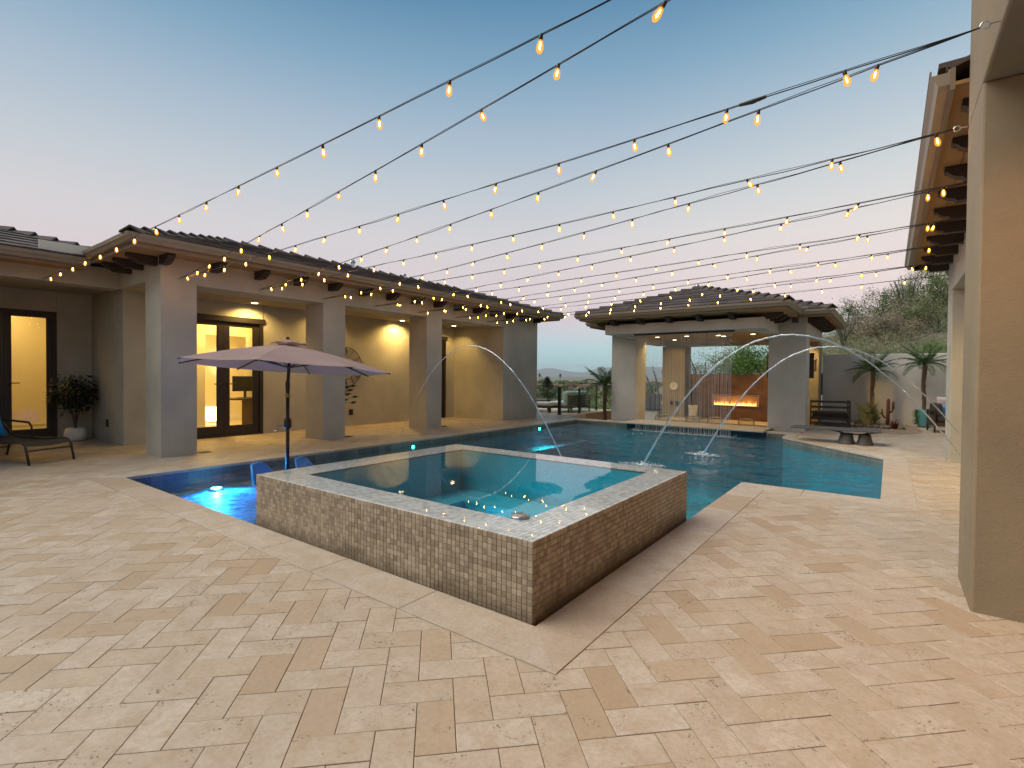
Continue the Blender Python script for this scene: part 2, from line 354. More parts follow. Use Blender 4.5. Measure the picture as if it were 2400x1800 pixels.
M['redl'] = leafmat('red_leaf', (.12, .03, .02), (.22, .06, .03))
M['bark'] = simple('bark', (.10, .065, .04), .9, var=.4, scale=20, bump=.6)
M['palmbark'] = simple('palm_bark', (.13, .075, .04), .9, var=.4, scale=30, bump=.8)
M['stem'] = simple('ocotillo_stem', (.10, .10, .07), .9, var=.3)
t = NT('desert_soil'); c = t.ramp(t.noise(.08, 6, .65), [(.35, (.12, .12, .06)), (.5, (.19, .155, .10)), (.65, (.26, .20, .14))]); c = t.mix(t.ramp(t.noise(1.2, 5, .7), [(.45, .0), (.6, .7)]), c, (.07, .085, .04))
M['soil'] = t.pbr(c, .95, 0, t.bump(t.noise(3, 5), .6, .1))
M['mount'] = simple('distant_mountain', (.14, .13, .11), .95, var=.3, scale=.002)
M['house'] = simple('far_house_stucco', (.40, .31, .23), .9, var=.1, scale=.05)
M['houseroof'] = simple('far_house_roof', (.26, .16, .11), .9, var=.1, scale=.1)

# ------------------------------------------------------------------ ground, terrain
def sm(a, b, x):
    t = min(1, max(0, (x-a)/(b-a))); return t*t*(3-2*t)
def terr(x, y):
    r = math.hypot(x, y); az = math.degrees(math.atan2(x, y))
    n = mnoise.noise(Vector((x*.004, y*.004, 0)))
    z = -.6 - 3.2*sm(21, 60, r) + .8*sm(80, 200, r)*(1+n) - 60*sm(420, 1500, r) 
    z += 62*sm(2200, 3100, r)*(1-sm(3400, 5000, r)*.9)*(.9+.45*mnoise.noise(Vector((x*.0011, y*.0011, 3)))+.2*mnoise.noise(Vector((x*.004, y*.004, 5))))
    if r > 5500:
        rid = .55+.5*mnoise.noise(Vector((az*.09, 1.3, r*.0002)))+.25*mnoise.noise(Vector((az*.32, 4.1, r*.0004)))+.1*mnoise.noise(Vector((az*1.1, 2.1, 0)))
        z += 300*sm(5500, 8600, r)*(1-.7*sm(9000, 12500, r))*max(.25, rid)
    return z
g = MB(); rads = [0.5, 8, 16, 22, 28, 36, 48, 64, 90, 120, 160, 200, 250, 310, 380, 460, 560, 700, 900, 1200, 1600, 2100, 2400, 2700, 3000, 3300, 3700, 4300, 5200, 6000, 6800, 7400, 8000, 8600, 9200, 10200, 11500, 12500]
NA = 360
for rr_ in rads:
    for k in range(NA):
        a = 2*math.pi*k/NA; x, y = rr_*math.sin(a), rr_*math.cos(a)
        g.v.append((x, y, -1.7 if rr_ < 17 else terr(x, y)))
for i in range(len(rads)-1):
    for k in range(NA):
        k2 = (k+1) % NA; g.f.append((i*NA+k, i*NA+k2, (i+1)*NA+k2, (i+1)*NA+k)); g.m.append(1 if rads[i] > 5000 else 0)
g.f.append(tuple(range(NA))); g.m.append(0)
gd = top('ground', g, [M['soil'], M['mount']], kind='structure', smooth=True); gd['label'] = 'desert plain running out to hazy mountains'

# hillside behind the garden wall
CR = [(-24, -.06), (-16, -.025), (-10, .03), (-4.3, .075), (-3, .075), (-1.6, .085), (.3, .108), (3.8, .135), (12, .20), (30, .26)]
def crest(az):
    for (a, b), (c, d) in zip(CR, CR[1:]):
        if az <= c: return b+(d-b)*max(0, (az-a))/(c-a)
    return CR[-1][1]
def hillz(r, az):
    base = -.5+2.0*sm(-15, -5, az); cz = CAM_H+crest(az)*48
    f = sm(19, 50, r); f = .55*(min(1, (r-19)/31))+.45*f
    z = base+(cz-base)*f - 6*sm(52, 90, r)
    return z+.25*mnoise.noise(Vector((az*.35, r*.2, 0)))+.12*mnoise.noise(Vector((az*1.2, r*.6, 3)))
hb = MB(); azs = [-24+i*1.0 for i in range(55)]; rr_s = [19.6+i*1.2 for i in range(30)]+[60, 75, 95]
for r_ in rr_s:
    for a in azs: hb.v.append((r_*math.sin(R(a)), r_*math.cos(R(a)), hillz(r_, a)))
nA = len(azs)
for i in range(len(rr_s)-1):
    for k in range(nA-1): hb.f.append((i*nA+k, i*nA+k+1, (i+1)*nA+k+1, (i+1)*nA+k)); hb.m.append(0)
ho = top('hillside', hb, M['soil'], kind='structure', smooth=True); ho['label'] = 'scrub covered desert hillside behind the garden wall'

# ------------------------------------------------------------------ deck
Z0 = -.022
POOL = [(-7.85, 2.24), (-1.49, 2.24), (-1.49, 7.0), (-.04, 7.0), (-.04, 10.74), (-1.93, 13.0), (-1.93, 13.95), (-7.85, 13.95)]
dk = MB()
dk.box(-16, -7.99, -3, 14.75, -.6, Z0); dk.box(-7.99, 3.2, -3, 2.10, -.6, Z0); dk.box(-1.35, 3.2, 2.10, 6.86, -.6, Z0)
dk.box(.10, 3.2, 6.86, 14.0, -.6, Z0); dk.prism([(.10, 10.80), (.10, 14.0), (-1.79, 14.0), (-1.79, 13.06)], -.6, Z0)
dk.box(-1.79, 3.2, 14.0, 20.5, -.6, Z0-.001); dk.box(-7.99, -7.3, 14.09, 14.75, -.6, Z0); dk.box(-14, -8.85, 14.75, 18.6, -.6, Z0-.001)
deck = top('pool_deck', dk, M['slab'], kind='structure'); deck['label'] = 'travertine pool deck laid in herringbone'

def clip(poly, a, b, c):        # keep a*x+b*y<=c
    out = []
    for i in range(len(poly)):
        p, q = poly[i], poly[(i+1) % len(poly)]; dp, dq = a*p[0]+b*p[1]-c, a*q[0]+b*q[1]-c
        if dp <= 0: out.append(p)
        if (dp < 0 < dq) or (dq < 0 < dp):
            t = dp/(dp-dq); out.append((p[0]+(q[0]-p[0])*t, p[1]+(q[1]-p[1])*t))
    return out
def area(p): return .5*sum(p[i][0]*p[(i+1) % len(p)][1]-p[(i+1) % len(p)][0]*p[i][1] for i in range(len(p))) if len(p) > 2 else 0
DI = (math.cos(R(39.9)), math.sin(R(39.9)))   # outward normal of the slanted pool edge
dc = DI[0]*-.04+DI[1]*10.74
REG = [[(0, 1, 1.945)], [(-1, 0, 1.185), (0, 1, 6.70), (0, -1, 1)], [(-1, 0, -.26)], [(1, 0, -8.155), (0, 1, 14.75)],
       [(-DI[0], -DI[1], -(dc+.30)), (0, -1, -9.5), (-1, 0, 1.69)], [(0, -1, -14.76), (1, 0, -8.86)]]
wB = .1497; K = 1/math.sqrt(2)
def uv2xy(u, v): return ((u-v)*K, (u+v)*K)
cells = []
for i in range(-75, 120):
    for j in range(-75, 160):
        c = (i-j) % 4
        if c == 0: cells.append((i, j, i+2, j+1))
        elif c == 3: cells.append((i, j, i+1, j+2))
GAP = .0014; pv = []
BOUND = [(-1, 0, 13.9), (0, -1, .2), (1, 0, 1.7), (0, 1, 18.95)]
for (a, b, c, d) in cells:
    u0, v0 = -.0721+a*wB+GAP, 2.254+b*wB+GAP; u1, v1 = -.0721+c*wB-GAP, 2.254+d*wB-GAP
    q = [uv2xy(u0, v0), uv2xy(u1, v0), uv2xy(u1, v1), uv2xy(u0, v1)]
    cx, cyy = sum(p[0] for p in q)/4, sum(p[1] for p in q)/4
    if not (-14.2 < cx < 1.9 and -.4 < cyy < 19): continue
    if -8.0 < cx < -1.7 and 2.5 < cyy < 13.5: continue
    # what the camera can ever see
    dx, dy = cx, cyy; dep = dx*fwd.x+dy*fwd.y; lat = dx*r2.x+dy*r2.y
    if dep < .9 or abs(lat) > dep*1.25+.6: continue
    best = None
    for hp in REG:
        pp = q
        for h_ in hp+BOUND: pp = clip(pp, *h_)
        ar = area(pp)
        if ar > .0004 and (best is None or ar > best[0]): best = (ar, pp, hp)
    if best:
        pcs = [best[1]]
        for hp in REG:
            if hp is best[2]: continue
            pp = q
            a_, b_, c_ = best[2][0]
            for h_ in hp+BOUND+[(-a_, -b_, -c_)]: pp = clip(pp, *h_)
            if area(pp) > .0003: pcs.append(pp); break
        pv.append((dep, pcs))
pv.sort(key=lambda t: t[0])
for k, (dep, pp) in enumerate(pv[:300]):
    z1 = rs.uniform(-.0012, .0012)
    b = MB()
    for q_ in pp: b.prism(q_, Z0+.001, z1, ch=.003 if len(pp) == 1 else 0)
    part('paver', b, M['pav'], deck)
rest = MB()
for dep, pp in pv[300:]:
    z1 = rs.uniform(-.001, .001)
    for q_ in pp: rest.prism(q_, Z0+.001, z1)
part('paver_field', rest, M['pav'], deck, stuff=True)

# ------------------------------------------------------------------ pool
pw = MB()
def wall_seg(mb, a, b, z0, z1, th, mi=0):
    a = Vector((*a, 0)); b = Vector((*b, 0)); d = (b-a).normalized(); n = Vector((d.y, -d.x, 0))   # outward for ccw
    p = [a, b, b+n*th, a+n*th]; mb.prism([(v.x, v.y) for v in p][::-1], z0, z1, mi)
pool = thing('swimming_pool', 'long swimming pool with teal water and stone coping', 'pool', (-4, 8, 0)); pool['kind'] = 'structure'
for i in range(len(POOL)): wall_seg(pw, POOL[i], POOL[(i+1) % 8], -1.5, -.21, .12)
pw.add([(x, y, -1.4) for x, y in POOL], [tuple(range(8))])
part('basin', pw, M['poolfin'], pool)
sh = MB(); sh.box(-7.85, -4.7, 2.24, 4.6, -1.4, -.29); sh.box(-7.85, -7.35, 4.6, 13.9, -1.4, -.62); sh.box(-1.9, -1.49, 2.3, 7.0, -1.4, -.40); sh.box(-4.7, -1.9, 2.24, 2.34, -1.4, -.42)
part('tanning_shelf', sh, M['shelf'], pool)
wt = MB(); sg = MB()
for i in range(8):
    a, b = Vector(POOL[i]), Vector(POOL[(i+1) % 8]); L = (b-a).length; d = (b-a)/L; n = Vector((d.y, -d.x)); k = max(1, round(L/.15))
    for j in range(k):
        p, q = a+d*(L*j/k+.002), a+d*(L*(j+1)/k-.002)
        wt.prism([(p.x, p.y), (p.x+n.x*.03, p.y+n.y*.03), (q.x+n.x*.03, q.y+n.y*.03), (q.x, q.y)], -.21, -.035)
    wall_seg(sg, POOL[i], POOL[(i+1) % 8], -.23, -.031, .12)
sgo = MB(); sgo.v = [((x), (y), z) for x, y, z in sg.v]; sgo.f = sg.f; sgo.m = sg.m
c_ = Vector((-4.5, 7.5)); sgo.v = [(x+(.002 if x > -4 else -.002), y+(.002 if y > 8 else -.002), z) for x, y, z in sg.v]
part('waterline_tile_band', wt, M['wtile'], pool, stuff=True); part('waterline_grout', sgo, M['grout'], pool)
# coping stones
OUT = [(-8.15, 1.95), (-1.188, 1.95), (-1.188, 6.70), (.26, 6.70), (.26, 10.86), (-1.70, 13.20), (-1.70, 14.24), (-8.15, 14.24)]
for i in range(8):
    if i in (6,): k_skip = True
    a, b, A, B = [Vector(p) for p in (POOL[i], POOL[(i+1) % 8], OUT[i], OUT[(i+1) % 8])]
    L = (b-a).length; k = max(1, round(L/.78)); cuts = [0]+[(j+rs.uniform(-.12, .12))/k for j in range(1, k)]+[1]
    d = (b-a)/L
    inn = -Vector((d.y, -d.x))*.018
    for j in range(k):
        if i == 6:   # far side: the bar counter takes the middle
            xm = a.x+(b.x-a.x)*(cuts[j]+cuts[j+1])/2
        g_ = .0016/L; t0, t1 = cuts[j]+(g_ if j else 0), cuts[j+1]-(g_ if j < k-1 else 0)
        def outpt(t):
            if t == 0: return A
            if t == 1: return B
            p = a+(b-a)*t; nn = Vector((d.y, -d.x)); w = (A-a).dot(nn); return p+nn*w
        P4 = [a+(b-a)*t0+inn, a+(b-a)*t1+inn, outpt(t1 if j < k-1 else 1), outpt(t0 if j else 0)]
        P4 = [(p.x, p.y) for p in P4]
        if area(P4) < 0: P4 = P4[::-1]
        part('coping_stone', MB().prism(P4, -.035, .0025+rs.uniform(0, .001), ch=.006), M['cop'], pool)
WZ = -.105
pwt = MB(); pwt.add([(x, y, WZ) for x, y in POOL], [tuple(range(8))])
o = top('pool_water', pwt, M['water'], kind='structure'); o['label'] = 'rippled teal water of the swimming pool'

# pool lights
def point(name, loc, col, e, parent, rad=.04):
    l = bpy.data.lights.new(name, 'POINT'); l.energy = e; l.color = col; l.shadow_soft_size = rad
    ob = bpy.data.objects.new(name, l); COL.objects.link(ob); ob.parent = parent; off = ORG.get(parent.name, (0,0,0))
    ob.location = (loc[0]-off[0], loc[1]-off[1], loc[2]-off[2]); return ob
def spot(name, loc, aim, col, e, ang, parent, blend=.6, rad=.05):
    l = bpy.data.lights.new(name, 'SPOT'); l.energy = e; l.color = col; l.spot_size = R(ang); l.spot_blend = blend; l.shadow_soft_size = rad
    ob = bpy.data.objects.new(name, l); COL.objects.link(ob); ob.parent = parent; off = ORG.get(parent.name, (0,0,0))
    ob.location = (loc[0]-off[0], loc[1]-off[1], loc[2]-off[2]); ob.rotation_euler = (Vector(loc)-Vector(aim)).to_track_quat('Z', 'Y').to_euler(); return ob
M['led'] = emis('pool_led', (.25, .95, 1), 14); M['led2'] = emis('pool_led_wall', (.03, .9, .85), 22)
for (x, y, z, up_, lab) in ((-7.52, 3.22, -.285, 1, 'bright cyan light set in the shallow shelf near the umbrella'),
                       (-7.83, 7.14, -.135, 0, 'small cyan wall light beside the middle of the long pool edge'),
                       (-7.83, 11.82, -.135, 0, 'small cyan wall light near the far corner of the pool')):
    lt = thing('pool_light', lab, 'pool light', (x, y, z), group='cyan pool lights')
    b = MB()
    if up_:
        b.lathe([(.085, 0), (.085, .02), (.07, .028)], 16, (x, y, z)); part('housing', b, M['steel'], lt)
        part('lens', MB().lathe([(.066, .028), (.066, .034), (.03, .038)], 14, (x, y, z)), M['led'], lt)
        spot('glow', (x+.02, y, z+.13), (x+.5, y-.05, z-.10), (.01, .26, 1), 420, 172, lt, 1, .012); spot('glow', (x, y, z+.10), (x, y, z-1), (.02, .6, 1), 14, 150, lt, 1, .012)
    else:
        b.tube([(x, y, z), (x+.015, y, z)], .045, 12); part('housing', b, M['steel'], lt)
        part('lens', MB().tube([(x+.016, y, z), (x+.024, y, z)], .034, 12), M['led2'], lt)
        spot('glow', (x+.03, y, z), (x+1.2, y, z-.75), (.02, .80, .80), 120, 150, lt, .9, .03)
# deep lights under water give the pool its blue-green glow
for (x, y, e) in ((-7.3, 3.0, 5), (-7.2, 4.2, 5)):
    pass

# ------------------------------------------------------------------ spa
SX0, SX1, SY0, SY1, SZ = -4.50, -1.53, 2.262, 4.86, .452
IX0, IX1, IY0, IY1 = -4.13, -1.81, 2.56, 4.56
spa = thing('raised_spa', 'raised square spa clad in small taupe mosaic tile', 'spa', (-3, 3.5, 0)); e_ = .004
b = MB(); b.box(SX0+e_, SX1-e_, SY0+e_, IY0-.004, -1.0, SZ-e_); b.box(SX0+e_, SX1-e_, IY1+.004, SY1-e_, -1.0, SZ-e_); b.box(SX0+e_, IX0-.004, IY0-.004, IY1+.004, -1.0, SZ-e_); b.box(IX1+.004, SX1-e_, IY0-.004, IY1+.004, -1.0, SZ-e_)
part('grout_core', b, M['grout'], spa)
b = MB()
b.box(IX0-.003, IX0+.42, IY0, IY1, -.6, -.02); b.box(IX1-.42, IX1+.003, IY0, IY1, -.6, -.02); b.box(IX0+.42, IX1-.42, IY1-.42, IY1+.003, -.6, -.02); b.box(IX0+.42, IX1-.42, IY0-.003, IY0+.30, -.6, .14); b.box(IX0, IX1, IY0, IY1, -.45, -.40)
part('bench_seat', b, M['spafin'], spa)
b = MB(); b.box(IX0-.0035, IX0-.001, IY0, IY1, -.6, .44); b.box(IX1+.001, IX1+.0035, IY0, IY1, -.6, .44); b.box(IX0, IX1, IY0-.0035, IY0-.001, -.6, .44); b.box(IX0, IX1, IY1+.001, IY1+.0035, -.6, .44)
part('inner_lining', b, M['spafin'], spa)
TP = .0354
cand = []
nx = round((SX1-SX0)/TP); ny = round((SY1-SY0)/TP); px_, py_ = (SX1-SX0)/nx, (SY1-SY0)/ny
g_ = .0014
for i in range(nx):
    for k in range(16): cand.append((math.hypot(SX0+(i+.5)*px_, SY0), 'f', SX0+(i+.5)*px_, SZ-(k+.5)*TP))
for j in range(ny):
    for k in range(16): cand.append((math.hypot(SX1, SY0+(j+.5)*py_), 'r', SY0+(j+.5)*py_, SZ-(k+.5)*TP))
cand.sort()
def tile_mesh(kind, du, dv, th):
    b = MB(); c = .0012
    v = [(-du, -dv, 0), (du, -dv, 0), (du, dv, 0), (-du, dv, 0), (-du, -dv, th-c), (du, -dv, th-c), (du, dv, th-c), (-du, dv, th-c), (-du+c, -dv+c, th), (du-c, -dv+c, th), (du-c, dv-c, th), (-du+c, dv-c, th)]
    f = [(0,1,5,4),(1,2,6,5),(2,3,7,6),(3,0,4,7),(4,5,9,8),(5,6,10,9),(6,7,11,10),(7,4,8,11),(8,9,10,11)]
    b.add(v, f)
    if kind == 'f': Mx = Matrix(((1,0,0,0),(0,0,-1,0),(0,1,0,0),(0,0,0,1)))
    elif kind == 'r': Mx = Matrix(((0,0,1,0),(1,0,0,0),(0,1,0,0),(0,0,0,1)))
    else: Mx = Matrix.Identity(4)
    return b.xf(Mx)
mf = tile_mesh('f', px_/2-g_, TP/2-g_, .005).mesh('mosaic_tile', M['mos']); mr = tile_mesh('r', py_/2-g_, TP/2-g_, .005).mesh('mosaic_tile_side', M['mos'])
fld = MB()
for n_, (d_, kd, a, z) in enumerate(cand):
    loc = (a, SY0+e_-.001, z) if kd == 'f' else (SX1-e_+.001, a, z)
    loc = (loc[0]+(rs.uniform(-.0004, .0004)), loc[1]+rs.uniform(-.0004, .0004), loc[2])
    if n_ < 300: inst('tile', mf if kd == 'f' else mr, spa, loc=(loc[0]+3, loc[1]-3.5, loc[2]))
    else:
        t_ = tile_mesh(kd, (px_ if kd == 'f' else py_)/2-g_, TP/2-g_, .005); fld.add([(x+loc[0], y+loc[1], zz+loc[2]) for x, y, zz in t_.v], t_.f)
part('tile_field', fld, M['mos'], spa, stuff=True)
tf = MB()
for i in range(nx):
    for j in range(ny):
        x, y = SX0+(i+.5)*px_, SY0+(j+.5)*py_
        if IX0 < x < IX1 and IY0 < y < IY1: continue
        tf.box(x-px_/2+.002, x+px_/2-.002, y-py_/2+.002, y+py_/2-.002, SZ-e_, SZ+.001)
part('rim_tile_field', tf, M['mostop'], spa, stuff=True)
sw = MB(); q_ = lambda a, b_, c, d: [(a, c, SZ+.005), (b_, c, SZ+.005), (b_, d, SZ+.005), (a, d, SZ+.005)]
sw.add(q_(IX0, IX1, IY0, IY1), [(0,1,2,3)])
for a_ in ((SX0+.006, SX1-.006, SY0+.006, IY0), (SX0+.006, SX1-.006, IY1, SY1-.006), (SX0+.006, IX0, IY0, IY1), (IX1, SX1-.006, IY0, IY1)): sw.add(q_(*a_), [(0,1,2,3)], 1)
o = top('spa_water', sw, [M['spaw'], M['spafilm']], kind='structure'); o['label'] = 'still water brimming over the raised spa'
sl_ = thing('spa_light', 'round underwater light low on the inner wall of the spa', 'spa light', (IX0+.43, 3.5, -.16))
part('housing', MB().tube([(IX0+.42, 3.5, -.16), (IX0+.435, 3.5, -.16)], .06, 14), M['steel'], sl_); part('lens', MB().tube([(IX0+.436, 3.5, -.16), (IX0+.442, 3.5, -.16)], .045, 14), M['led2'], sl_)
spot('glow', (IX0+.46, 3.5, -.16), (IX0+1.5, 3.5, -.2), (.05, .75, .95), 34, 175, sl_, 1, .03)
dr_ = thing('spa_drain_cover', 'round metal drain cover on the near corner of the spa rim', 'drain cover', (-1.86, 2.60, SZ+.001))
part('ring', MB().lathe([(.062, 0), (.062, .014), (.05, .02), (.044, .014)], 20, (-1.86, 2.60, SZ+.001)), M['steel'], dr_, smooth=True)
b = MB()
for k in range(5): b.box(-1.90, -1.82, 2.568+k*.016, 2.574+k*.016, SZ+.008, SZ+.018)
part('grate', b, M['steel'], dr_)


# ================================================================== left house wing
def recessed(parent, x, y, z, e=10, col=(1, .66, .20), lamp=True, ang=110, aim=None, r=.065, st=25):
    part('downlight_trim', MB().lathe([(r+.02, 0), (r+.02, -.008), (r, -.012)], 16, (x, y, z)), M['trim'], parent)
    d = part('downlight_lens', MB().lathe([(r, -.010), (r, -.014), (r*.4, -.015)], 14, (x, y, z)), M['lens'], parent)
    if lamp: spot('downlight', (x, y, z-.03), aim or (x, y, z-1), col, e, ang, parent)
M['lens'] = emis('downlight_lens', (1, .78, .42), 9)

def corbel(parent, x, y, z, d, L=.36, w=.11, h=.14):
    """dark rafter tail; (x,y,z) top centre at the wall face, d unit direction outwards"""
    pr = [(0, 0), (L, 0), (L, -.045), (L-.03, -.06), (L-.05, -.085), (L-.09, -.105), (L-.13, -.112), (L-.15, -h), (0, -h)]
    n = len(pr); px, py = -d[1]*w/2, d[0]*w/2
    v = [(x+d[0]*a+px, y+d[1]*a+py, z+b) for a, b in pr]+[(x+d[0]*a-px, y+d[1]*a-py, z+b) for a, b in pr]
    f = [tuple(range(n)), tuple(range(2*n-1, n-1, -1))]+[(i, n+i, n+(i+1) % n, (i+1) % n) for i in range(n)]
    return part('rafter_tail', MB().add(v, f), M['beamwood'], parent)

def door_panel(parent, name, X, y0, y1, z0, z1, fr_l, fr_r, top_, bot, side=1, th=.055):
    """glazed door leaf in a plane of constant X"""
    b = MB(); b.box(X-th, X, y0, y0+fr_l, z0, z1); b.box(X-th, X, y1-fr_r, y1, z0, z1); b.box(X-th, X, y0+fr_l, y1-fr_r, z1-top_, z1); b.box(X-th, X, y0+fr_l, y1-fr_r, z0, z0+bot)
    for (ya, yb, za, zb) in ((y0+fr_l, y0+fr_l+.012, z0+bot, z1-top_), (y1-fr_r-.012, y1-fr_r, z0+bot, z1-top_)): b.box(X-.04, X-.015, ya, yb, za, zb)
    d = part(name, b, M['dark'], parent)
    g = MB(); g.add([(X-.028, y0+fr_l+.001, z0+bot+.001), (X-.028, y1-fr_r-.001, z0+bot+.001), (X-.028, y1-fr_r-.001, z1-top_-.001), (X-.028, y0+fr_l+.001, z1-top_-.001)], [(0,1,2,3)])
    part('pane', g, M['glass'], d)
    return d
def handle(parent, X, y, z, dy):
    b = MB(); b.tube([(X, y, z), (X+.05, y, z)], .012, 8); b.tube([(X+.05, y-.01*dy, z), (X+.05, y+.13*dy, z)], .010, 8); b.box(X, X+.012, y-.022, y+.022, z-.03, z+.03)
    return part('handle', b, M['black'], parent)

hw = thing('guest_wing', 'long taupe stucco house wing with square columns along the pool', 'house', (-11.2, 8, 0))
BX = -9.24; WX = -11.25
b = MB()
# back wall of the porch with door openings
def wallX(b, x0, x1, y0, y1, z0, z1, holes):
    ys = sorted({y0, y1, *[h for a in holes for h in a[:2]]})
    for ya, yb in zip(ys, ys[1:]):
        hs = [h for h in holes if h[0] <= ya and h[1] >= yb]
        if not hs: b.box(x0, x1, ya, yb, z0, z1)
        else:
            if hs[0][2] > z0: b.box(x0, x1, ya, yb, z0, hs[0][2])
            if hs[0][3] < z1: b.box(x0, x1, ya, yb, hs[0][3], z1)
wallX(b, WX-.22, WX, 3.225, 12.2, -.03, 3.3, [(4.10, 5.80, -.03, 2.53), (11.0, 11.62, -.03, 2.53)])
b.box(-13.3, WX-.002, 3.217, 3.44, -.03, 3.3)          # wall facing the corner porch
part('wall', b, M['st'], hw, bev=.012)
part('end_wall', MB().box(-15.5, BX, 12.0, 13.81, -.03, 3.22), M['st'], hw, bev=.015)
b = MB(); b.box(-15.5, -13.05, 3.30, 12.0, 2.95, 3.1); part('inner_ceiling', b, M['inwall'], hw)
for (y0, y1) in ((3.13, 3.66), (6.0, 6.525), (8.88, 9.41)):
    part('column', MB().box(BX-.65, BX, y0, y1, -.03, 2.845), M['st'], hw, bev=.014)
b = MB(); b.box(BX-.65, BX-.001, 3.131, 12.0, 2.79, 3.25); b.box(-11.25, BX-.65, 3.131, 3.66, 2.845, 3.25)
part('beam', b, M['st'], hw, bev=.012)
b = MB(); b.box(WX, BX-.65, 3.66, 12.0, 2.86, 2.9); part('porch_ceiling', b, M['ceil'], hw)
# overhang soffit, fascia, gutter
EX, EY0, EY1 = -8.75, 2.65, 14.33
b = MB(); b.box(BX, EX+.02, EY0-.0, EY1, 3.185, 3.21); b.box(-10.7, BX, EY0, 3.131, 3.185, 3.21); b.box(-11, BX, 13.81, EY1, 3.185, 3.21); part('soffit', b, M['soffit'], hw)
b = MB(); b.box(EX, EX+.03, EY0-.03, EY1+.03, 3.16, 3.33); b.box(-10.75, EX, EY0-.03, EY0, 3.16, 3.33); b.box(-13.5, EX, EY1, EY1+.03, 3.16, 3.33); part('fascia', b, M['fascia'], hw)
def gutter(parent, pts, z0, z1, w=.11):
    """K-style gutter swept along a horizontal polyline, outer side on the left of travel"""
    pr = [(0, 0), (w*.55, 0), (w*.72, (z1-z0)*.35), (w*.95, (z1-z0)*.62), (w*.95, (z1-z0)*.85), (w, (z1-z0)*.86), (w, z1-z0), (w-.012, z1-z0), (w-.012, (z1-z0)*.7), (.01, (z1-z0)*.7), (.01, z1-z0), (0, z1-z0)]
    P = [Vector(p) for p in pts]; n = len(pr); v = []
    for i, p in enumerate(P):
        d0 = (P[i]-P[i-1]).normalized() if i else (P[1]-P[0]).normalized(); d1 = (P[i+1]-P[i]).normalized() if i < len(P)-1 else d0
        n0, n1 = Vector((-d0.y, d0.x)), Vector((-d1.y, d1.x)); mm = (n0+n1); mm = mm/(mm.dot(n0)) if mm.length > .1 else n0
        for a, bz in pr: v.append((p.x+mm.x*a, p.y+mm.y*a, z0+bz))
    f = []
    for i in range(len(P)-1):
        for k in range(n): k2 = (k+1) % n; f.append((i*n+k, (i+1)*n+k, (i+1)*n+k2, i*n+k2))
    f += [tuple(range(n)), tuple(range(len(P)*n-1, (len(P)-1)*n-1, -1))]
    return part('gutter', MB().add(v, f), M['gutter'], parent)
gutter(hw, [(-13.4, EY1+.03), (EX+.03, EY1+.03), (EX+.03, EY0-.03), (-10.7, EY0-.03)], 3.225, 3.335)
for k in range(13):
    y = 3.165+k*.7485
    if y < 12.6: corbel(hw, BX, y, 3.185, (1, 0))
for k in range(2): corbel(hw, BX, 12.86+k*.75, 3.185, (1, 0))
for x in (-9.40, -10.0, -10.55): corbel(hw, x, 3.13, 3.185, (0, -1), L=.40, w=.13)

